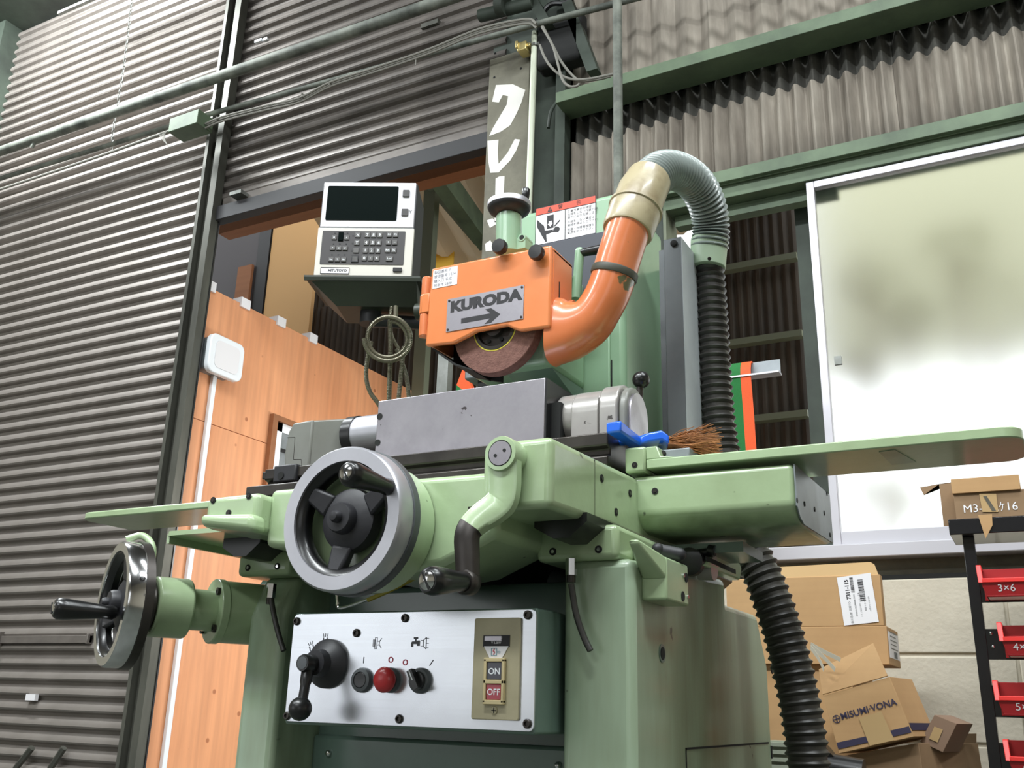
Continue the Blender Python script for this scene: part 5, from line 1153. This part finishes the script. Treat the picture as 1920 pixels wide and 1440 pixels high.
mb.cyl((0.01, -0.185, -0.08), (0.01, -0.215, -0.08), 0.025, n=20, m=black_matt).cyl((0.01, -0.205, -0.08), (0.20, -0.205, -0.10), 0.016, n=16, m=black_matt)
mb.build('readout_bracket', trm, tyo)
# arm back to the column
MB().cyl((-1.22, 1.76, 0.875), (-0.93, 1.82, 0.875), 0.02, n=18).build('readout_arm', trm, G)
# armoured signal cables hanging from the tray
def ring_tube(P, r, step=0.0035):
    q = resample(P, step/2); return MB().tube(q, [r*(1.04 if i % 2 else 0.8) for i in range(len(q))], 10)
YC = 1.66
cP = [(740, 588), (738, 610)]
coil = [A(728+(34+3*t/8)*cos(a_), 634-(33+3*t/8)*sin(a_), Y=YC-0.006*(t/12)) for t, a_ in [(k, pi*.45-k*pi/9) for k in range(32)]]
c1_ = [A(742, 575, Y=YC+.02), A(741, 596, Y=YC)] + coil
ring_tube(smooth(c1_, 4), 0.0052).build('armoured_cable', armour, G)
for k, pts in enumerate(([(696, 640), (688, 680), (687, 710), (694, 735), (706, 752), (722, 775)], [(731, 600), (732, 650), (731, 700), (729, 760)], [(757, 650), (753, 690), (750, 720), (746, 765)], [(744, 655), (757, 690), (764, 720), (768, 760)])):
    ring_tube(smooth([A(u, v, Y=YC+0.008*k) for u, v in pts], 8), 0.0052 if k != 1 else 0.0056).build('armoured_cable', armour, G)
P = [A(u, v, Y=YC+.03) for u, v in ((734, 575), (731, 600), (735, 630), (748, 655))]
ring_tube(smooth(P, 8), 0.004).build('armoured_cable', armour, G)

# ================================================================== RIGHT-HAND SIDE: rack, bins, boxes
RY = 2.8
rk = empty('bin_rack', (0.3, 2.9, -0.75), 'black steel rack carrying red bins by the cream block wall', 'rack')
rx = A(1779, 990, Y=RY).x; rz1 = A(1778, 974, Y=RY).z; rz0 = A(1780, 1003, Y=RY).z
MB().box(rx, 0.95, RY, RY+0.18, rz0, rz1).build('top_shelf', rack_black, rk, bevel=0.002)
px0 = A(1808, 1040, Y=RY+.04).x; px1 = A(1830, 1040, Y=RY+.04).x
MB().box(px0, px1, RY+.04, RY+.075, -0.75, rz0).build('post', rack_black, rk, bevel=0.001)
MB().box(0.85, 0.85+px1-px0, RY+.04, RY+.075, -0.75, rz0).build('post', rack_black, rk, bevel=0.001)
BYb = RY+0.03
bins = [((1833, 1060), '3×6'), ((1872, 1168), '4×'), ((1864, 1278), '5×'), ((1884, 1390), '6×')]
rows = ('first red parts bin from the top of the rack, marked 3×6', 'second red parts bin from the top of the rack, marked 4×', 'third red parts bin from the top of the rack, marked 5×', 'fourth red parts bin from the top of the rack, at the bottom frame edge')
wb, hb_, db = 0.155, 0.078, 0.11
for k, ((u, v), t_) in enumerate(bins):
    p = A(u, v, Y=RY-0.06); zt_ = p.z; x0 = p.x
    z_ = zt_-0.036
    MB().box(px1, 0.86, RY+.045, RY+.052, z_-0.046, z_+0.03).build('rail', rack_black, rk)
    if k == 1:
        for q in ((1858, 1188), (1862, 1213)):
            s_ = A(*q, Y=RY+.045); MB(FR(s_.x, RY+.045, s_.z)).lathe([(0.005, 0), (0.004, 0.002), (0.001, 0.003)], n=12).build('rail_screw', chrome, rk)
    b = empty('parts_bin', (x0+wb/2, RY-0.01, zt_-hb_), rows[k], 'bin', 'red parts bins on the rack')
    X0, X1 = x0, x0+wb; Yf, Yb = RY-0.06, RY+0.045; zl = zt_-0.040; zb = zt_-hb_; ins = 0.012; t = 0.004
    M_ = MB()
    M_.hexa([(X0+ins, Yf+0.012, zb), (X1-ins, Yf+0.012, zb), (X1-ins, Yb, zb), (X0+ins, Yb, zb)], [(X0+ins, Yf+0.010, zb+t), (X1-ins, Yf+0.010, zb+t), (X1-ins, Yb, zb+t), (X0+ins, Yb, zb+t)])
    M_.hexa([(X0+ins, Yf+0.012, zb), (X1-ins, Yf+0.012, zb), (X1-ins, Yf+0.016, zb), (X0+ins, Yf+0.016, zb)], [(X0+0.004, Yf, zl), (X1-0.004, Yf, zl), (X1-0.004, Yf+t, zl), (X0+0.004, Yf+t, zl)])
    M_.box(X0+0.004, X1-0.004, Yb-t, Yb, zb, zt_+0.002)
    for a_, c_ in ((X0, 1), (X1, -1)):
        M_.hexa([(a_+c_*ins, Yf+0.013, zb), (a_+c_*(ins+t), Yf+0.013, zb), (a_+c_*(ins+t), Yb, zb), (a_+c_*ins, Yb, zb)], [(a_+c_*.002, Yf+0.001, zl), (a_+c_*(.002+t), Yf+0.001, zl), (a_+c_*(.002+t), Yb, zl), (a_+c_*.002, Yb, zl)])
        M_.hexa([(a_+c_*.002, Yf+0.001, zl), (a_+c_*(.002+t), Yf+0.001, zl), (a_+c_*(.002+t), Yb, zl), (a_+c_*.002, Yb, zl)], [(a_, Yf+0.03, zt_), (a_+c_*t, Yf+0.03, zt_), (a_+c_*t, Yb, zt_), (a_, Yb, zt_)])
    M_.build('bin_body', red, b, bevel=0.0008)
    R_ = MB().box(X0+0.006, X1-0.006, Yf-0.004, Yf+0.006, zl-0.004, zl+0.007)
    for a_, c_ in ((X0, 1), (X1, -1)):
        R_.hexa([(a_-c_*.003, Yf-0.004, zl-0.004), (a_+c_*.009, Yf-0.004, zl-0.004), (a_+c_*.009, Yf+0.006, zl-0.004), (a_-c_*.003, Yf+0.006, zl-0.004)], [(a_-c_*.006, Yf+0.022, zt_+.003), (a_+c_*.006, Yf+0.022, zt_+.003), (a_+c_*.006, Yf+0.034, zt_+.003), (a_-c_*.006, Yf+0.034, zt_+.003)])
        R_.box(min(a_-c_*.006, a_+c_*.006), max(a_-c_*.006, a_+c_*.006), Yf+0.024, Yb, zt_-0.004, zt_+0.004)
    R_.build('bin_rim', mat('bright_red_rim', srgb(232, 58, 54), 0.35) if k == 0 else bpy.data.materials['bright_red_rim'], b, bevel=0.0015)
    cx = A({0: 1888, 1: 1912, 2: 1916, 3: 1930}[k], v+50, Y=Yf).x
    MB().text(t_, 0.026, FR(cx, Yf+0.0045, zb+0.020, 0, radians(17))).build('chalk_number', label_m, b)

def qbox(px, Y, dvec, name, m, parent, bevel=0.001):
    """solid from four pixel corners of its front face (each at depth Y) pushed back along dvec"""
    Ys = Y if hasattr(Y, '__len__') else [Y]*4
    f = [A(u, v, Y=y) for (u, v), y in zip(px, Ys)]; d = Vector(dvec)
    return MB().hexa(f, [p+d for p in f]).build(name, m, parent, bevel=bevel), f
def panel(px, Y, t, name, m, parent):
    Ys = Y if hasattr(Y, '__len__') else [Y]*4
    f = [A(u, v, Y=y) for (u, v), y in zip(px, Ys)]; n_ = (f[1]-f[0]).cross(f[3]-f[0]).normalized()
    if n_.y > 0: n_ = -n_
    return MB().hexa(f, [p+n_*t for p in f]).build(name, m, parent), f, n_
# box on the rack
p = A(1785, 906, Y=RY+.02)
b = empty('parts_carton', (p.x+0.1, RY+.08, rz1), 'small taped carton with chalk writing M3 sitting on the black rack', 'box')
x1_ = A(1918, 900, Y=RY+.02).x; zt_ = A(1785, 908, Y=RY+.02).z; zm = A(1785, 927, Y=RY+.02).z
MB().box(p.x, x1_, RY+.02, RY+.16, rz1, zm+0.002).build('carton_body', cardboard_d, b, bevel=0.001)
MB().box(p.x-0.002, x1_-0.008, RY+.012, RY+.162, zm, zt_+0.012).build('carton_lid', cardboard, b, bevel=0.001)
MB(FR(0, RY+.02, 0)).text('M3-ｷ 2ｹ16', 0.030, Matrix.Translation(((p.x+x1_)/2, rz1+0.028, 0.0012)), ext=0.0002).build('chalk_writing', label_m, b)
panel([(1836, 926), (1868, 926), (1872, 960), (1842, 960)], RY+.018, 0.0008, 'clear_tape', tape, b)
panel([(1843, 930), (1850, 930), (1868, 958), (1860, 958)], RY+.017, 0.0008, 'tape_glare', chrome, b)
a_ = [A(u, v, Y=RY-.003) for u, v in ((1834, 966), (1860, 964), (1861, 985), (1848, 1010))]
MB().hexa(a_, [q-Vector((0, 0.002, 0)) for q in a_]).build('torn_flap', cardboard, b)
q0 = A(1725, 914, Y=RY+.1)
MB().prism([(q0.x, q0.z), (q0.x+0.008, q0.z-0.022), (q0.x+0.05, q0.z+0.006), (q0.x+0.10, q0.z+0.01)], RY+.10, RY+.104).box(q0.x+0.05, p.x+0.01, RY+.10, RY+.104, rz1, q0.z+0.006).build('cardboard_flap', cardboard_d, b)

# cartons stacked against the wall
b = empty('tall_carton', (-0.6, 3.0, -0.75), 'plain tall carton standing on the floor behind the black ribbed hose', 'box')
xa, xb = A(1395, 1180, Y=2.92).x, A(1590, 1180, Y=2.92).x; z_ = A(1500, 1246, Y=2.92).z
MB().box(xa, xb, 2.92, 3.28, -0.75, z_).build('carton_body', cardboard, b, bevel=0.002)
MB().box((xa+xb)/2-0.0015, (xa+xb)/2+0.0015, 2.9195, 2.93, -0.75, z_).build('flap_joint', cardboard_d, b)
b = empty('flat_carton', (-0.5, 3.0, z_), 'wide flat carton with a white side label under the big labelled carton', 'box')
xa2, xb2 = A(1395, 1200, Y=2.90).x, A(1662, 1174, Y=2.90).x; zt2 = A(1600, 1174, Y=2.90).z
MB().box(xa2, xb2, 2.90, 3.12, z_, zt2).build('carton_body', cardboard, b, bevel=0.002)
ye = 3.02
l = MB().box(xb2, xb2+0.0008, 2.915, 3.11, z_+0.02, zt2-0.012).build('side_label', label_m, b)
mb = MB()
for k in range(5): mb.box(xb2+0.0008, xb2+0.0012, 2.95, 3.08-0.02*(k % 2), z_+0.045+k*0.011, z_+0.048+k*0.011)
for k in range(8): mb.box(xb2+0.0008, xb2+0.0012, 3.00+k*0.008, 3.004+k*0.008, z_+0.022, z_+0.040)
mb.build('label_print', grey_sheet_dark, b)
b = empty('labelled_carton', (-0.5, 3.0, zt2), 'big cardboard carton with white address label 7311-115 below the window', 'box')
xa3, xb3 = A(1362, 1120, Y=2.90).x, A(1656, 1150, Y=2.90).x; zt3 = A(1600, 1056, Y=2.90).z; zt4 = A(1640, 1077, Y=2.90).z
MB().box(xa3, xb3, 2.90, 2.94, zt2, zt4).build('carton_body', cardboard, b, bevel=0.002)
MB().prism([(xa3+0.06, zt4), (xb3-0.004, zt4), (xb3-0.012, zt3-0.006), (xb3-0.022, zt3+0.002), (xa3+0.06, zt3-0.004)], 2.902, 2.906).build('upright_flap', mat('pale_cardboard', srgb(214, 178, 128), 0.8), b)
L4 = [(1569, 1083), (1632, 1074), (1648, 1166), (1583, 1173)]
lb, f, n_ = panel(L4, 2.8985, 0.0008, 'address_label', label_m, b)
Lc = (f[0]+f[1]+f[2]+f[3])/4; ex = (f[0]-f[3]).normalized(); 
Ml = Matrix((Vector((ex.x, 0, ex.z)), Vector((-ex.z, 0, ex.x)), Vector((0, -1, 0)))).transposed().to_4x4(); Ml.translation = Vector((Lc.x, 2.8976, Lc.z))
lw = (f[0]-f[3]).length; lh = (f[1]-f[0]).length
mb = MB(Ml)
mb.text('7311-115', lh*0.155, Matrix.Translation((lw*.22, lh*.24, 0)), bold=0.0006)
mb.text('香川急便 兵庫TO', lh*0.085, Matrix.Translation((-lw*.26, lh*.24, 0)))
for k, (t_, y) in enumerate((('東海部品 商品機械株式会社', .08), ('ミスミ製品出荷センター 品番', -.06), ('数量 10 (8-1-17)', -.2), ('お問合せ 0120-000', -.33))): mb.text(t_, lh*0.055, Matrix.Translation((-lw*.12, lh*y, 0)))
rr = random.Random(2)
for (x0, x1, y0, y1) in ((.15, .46, .04, .14), (-.05, .40, -.24, -.08)):
    x = x0
    while x < x1:
        w = rr.choice((0.006, 0.01, 0.016)); mb.box(x*lw, (x+w)*lw, y0*lh, y1*lh, 0, 0.0003); x += w+rr.choice((0.006, 0.012))
mb.build('label_print', ink, b)

# tilted branded carton
b = empty('branded_carton', A(1640, 1410, Y=2.8), 'tilted carton printed MISUMI VONA with dark stripe and an open flap', 'box')
Fq = [(1543, 1305), (1668, 1269), (1714, 1381), (1573, 1413)]
bd_, f = qbox(Fq, [2.72, 2.72, 2.70, 2.70], (0.035, 0.15, 0.0), 'carton_body', cardboard, b)
panel([(1543, 1303), (1536, 1256), (1638, 1207), (1665, 1268)], [2.72, 2.76, 2.76, 2.72], 0.003, 'open_flap', cardboard, b)
def onface(f, s, t): return f[0].lerp(f[1], s).lerp(f[3].lerp(f[2], s), t)
def patch(f, quad, m, name, off=0.0016):
    n_ = (f[1]-f[0]).cross(f[3]-f[0]).normalized(); n_ = -n_ if n_.y > 0 else n_
    q = [onface(f, s, t)+n_*off for s, t in quad]; return MB().hexa(q, [k+n_*0.0004 for k in q]).build(name, m, b)
patch(f, [(0.01, 0.82), (0.42, 0.83), (0.42, 0.93), (0.01, 0.93)], navy, 'printed_stripe')
patch(f, [(0.73, 0.83), (0.99, 0.83), (0.99, 0.93), (0.73, 0.93)], navy, 'printed_stripe')
patch(f, [(0.40, 0.52), (0.72, 0.50), (0.75, 0.99), (0.42, 0.99)], tape, 'tape_strip', 0.0022)
n_ = (f[1]-f[0]).cross(f[3]-f[0]).normalized(); n_ = -n_ if n_.y > 0 else n_
exx = (f[1]-f[0]).normalized(); eyy = n_.cross(exx); Mt = Matrix((exx, eyy, n_)).transposed().to_4x4(); Mt.translation = onface(f, 0.56, 0.42)+n_*0.0018
MB(Mt).text('MISUMI·VONA', 0.0225, Matrix(), bold=0.0004, ext=0.0002).build('brand_lettering', navy, b)
Mt2 = Mt.copy(); Mt2.translation = onface(f, 0.10, 0.44)+n_*0.0018
ic = MB(Mt2).turned((0, 0, 0), (0, 0, 1), [(0.010, 0), (0.010, 0.0003), (0.008, 0.0003), (0.008, 0)], n=24, closed=True).box(-0.001, 0.001, -0.009, 0.009, 0, 0.0003).box(-0.009, 0.009, -0.001, 0.001, 0, 0.0003)
ic.build('brand_emblem', navy, b)
f2 = [f[1], f[1]+Vector((0.035, 0.15, 0)), f[2]+Vector((0.035, 0.15, 0)), f[2]]
q = [f2[0].lerp(f2[3], .78), f2[1].lerp(f2[2], .78), f2[1].lerp(f2[2], .90), f2[0].lerp(f2[3], .90)]
n2 = (f2[1]-f2[0]).cross(f2[3]-f2[0]).normalized(); n2 = n2 if n2.x > 0 else -n2
MB().hexa([k+n2*0.0014 for k in q], [k+n2*0.002 for k in q]).build('printed_stripe', navy, b)
b = empty('supporting_carton', A(1640, 1500, Y=2.78), 'brown carton at the bottom frame edge carrying the tilted branded carton', 'box')
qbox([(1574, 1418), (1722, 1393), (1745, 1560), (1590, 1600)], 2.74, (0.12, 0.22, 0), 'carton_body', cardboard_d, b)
x_ = A(1650, 1500, Y=2.8); MB().box(x_.x-0.12, x_.x+0.05, 2.74, 2.90, -0.75, x_.z-0.02).build('carton_lower', cardboard_d, b)
b = empty('small_carton', A(1765, 1400, Y=2.8), 'small dark brown carton tilted on its corner right of the branded carton', 'box')
qbox([(1752, 1340), (1794, 1357), (1768, 1411), (1725, 1391)], 2.78, (0.03, 0.10, 0), 'carton_body', mat('dark_cardboard', srgb(138, 112, 92), 0.8), b)
panel([(1752, 1362), (1768, 1368), (1758, 1392), (1742, 1385)], 2.778, 0.0008, 'tape_strip', tape, b)
b = empty('grey_brown_carton', A(1760, 1480, Y=2.9), 'shaded carton beneath the small tilted carton by the block wall', 'box')
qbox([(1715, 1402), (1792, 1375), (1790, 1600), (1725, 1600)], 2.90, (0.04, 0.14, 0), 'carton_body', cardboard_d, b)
x_ = A(1750, 1590, Y=2.9); MB().box(x_.x-0.02, x_.x+0.09, 2.95, 3.1, -0.75, x_.z+0.02).build('carton_lower', cardboard_d, b)
stp = MB()
for pts in ([(1520, 1208), (1545, 1222), (1576, 1237)], [(1522, 1212), (1550, 1238), (1566, 1256)], [(1520, 1214), (1535, 1235), (1545, 1256)]):
    stp.ribbon(smooth([A(u, v, Y=2.70) for u, v in pts], 5), (0.3, -0.2, 1), 0.011, 0.001)
stp.build('plastic_strap', mat('clear_strap', srgb(222, 214, 196), 0.2, coat=0.4), None, label='torn shiny plastic strap ends sticking out beside the black ribbed hose', cat='strap')
mb = MB()
for k in range(4):
    p = A(1462, 1395+14*k, Y=2.5); mb.box(p.x-0.04, p.x+0.06, 2.5, 2.53, p.z-0.006, p.z+0.003)
p = A(1470, 1440, Y=2.5); mb.box(p.x-0.04, p.x+0.06, 2.52, 2.58, -0.75, p.z+0.06)
mb.build('louvred_cabinet', mat('pale_cabinet', srgb(170, 176, 158), 0.5), None, label='pale louvred metal cabinet edge at the bottom left of the black hose', cat='cabinet')
p = A(1575, 1425, Y=2.5)
MB().cyl((p.x-0.03, 2.5, p.z-0.02), (p.x+0.05, 2.5, p.z-0.03), 0.035, n=20).cyl((p.x-0.045, 2.5, p.z+0.0), (p.x-0.02, 2.5, p.z+0.02), 0.025, n=16).box(p.x-0.03, p.x+0.04, 2.48, 2.54, -0.75, p.z-0.03).build('black_motor', black, None, label='black rounded motor at the bottom frame edge right of the hose', cat='motor')

# ---------------- slings on a grey bracket in front of the open window part
sb = empty('sling_bracket', A(1440, 690, Y=3.1), 'grey steel angle bracket in front of the open window carrying lifting slings', 'bracket')
p0, p1 = A(1330, 690, Y=3.1), A(1463, 690, Y=3.1); hz_ = 0.022
MB().box(p0.x, p1.x, 3.10, 3.106, p0.z-0.002, p1.z+hz_).box(p0.x, p1.x+0.003, 3.06, 3.106, p1.z-hz_-0.004, p1.z-hz_+0.002, frame_alu).box(p0.x, p1.x, 3.10, 3.106, p1.z-hz_, p1.z+hz_).build('angle_bar', grey_sheet, sb)
MB().box(p0.x-0.03, p0.x+0.02, 3.09, 3.28, p0.z-0.06, p0.z+0.06).build('wall_foot', grey_sheet_dark, sb)
def sling(u0, u1, name, m, label, ub):
    a, b_ = A(u0, 680, Y=3.09), A(u1, 680, Y=3.09); w = b_.x-a.x; cx = (a.x+b_.x)/2; zt_ = p1.z+hz_+0.006
    bot = A(ub, 870, Y=3.09)
    P = [(cx+bot.x*0.0, 3.125, 0.62), (cx, 3.125, zt_-0.03), (cx, 3.118, zt_), (cx, 3.098, zt_+0.004), (cx, 3.08, zt_-0.004), (cx, 3.066, zt_-0.05), ((cx+bot.x)/2, 3.075, (zt_+bot.z)/2), (bot.x, 3.085, bot.z), (bot.x, 3.10, 0.62), (bot.x, 3.12, 0.60)]
    s_ = empty(name, (cx, 3.1, 0.6), label, 'sling')
    mb = MB(); Q = smooth(P[1:], 5)
    mb.ribbon(Q, (1, 0.0, 0), w, 0.004); mb.build('webbing', m, s_, angle=60)
    return s_
sling(1362, 1391, 'green_sling', sling_green, 'green webbing lifting sling hanging from the grey bracket by the hose', 1389)
sling(1391, 1410, 'orange_sling', sling_orange, 'orange webbing lifting sling hanging beside the green one', 1411)
q = [A(u, v, Y=2.3) for u, v in ((868, 690), (885, 728), (884, 745), (850, 745), (856, 722))]
s3 = empty('round_sling', q[3], 'orange and green sling piece just visible left of the grinding wheel', 'sling')
MB().hexa([p for p in q[:3]]+[q[4]], [p+Vector((0, .02, 0)) for p in q[:3]+[q[4]]]).build('orange_webbing', sling_orange, s3)
lw_ = [q[4], q[2], Vector((A(900, 800, Y=2.3).x, 2.3, -0.75)), Vector((A(845, 800, Y=2.3).x, 2.3, -0.75))]
MB().hexa(lw_, [k+Vector((0, .02, 0)) for k in lw_]).build('green_webbing', sling_green, s3)
q = A(830, 690, Y=2.5); MB().box(q.x-0.02, q.x+0.02, 2.5, 2.53, -0.75, q.z+0.35).build('steel_post', galv, None, label='slim grey steel post in the gap left of the grinding wheel', cat='post')
# motor housing behind the wheel
a, b_ = A(871, 690, Y=1.75), A(932, 700, Y=1.75)
MB().box(a.x, b_.x+0.03, 1.75, 1.95, A(870, 712, Y=1.75).z, 0.72).build('motor_housing', grey_sheet, G, bevel=0.004)
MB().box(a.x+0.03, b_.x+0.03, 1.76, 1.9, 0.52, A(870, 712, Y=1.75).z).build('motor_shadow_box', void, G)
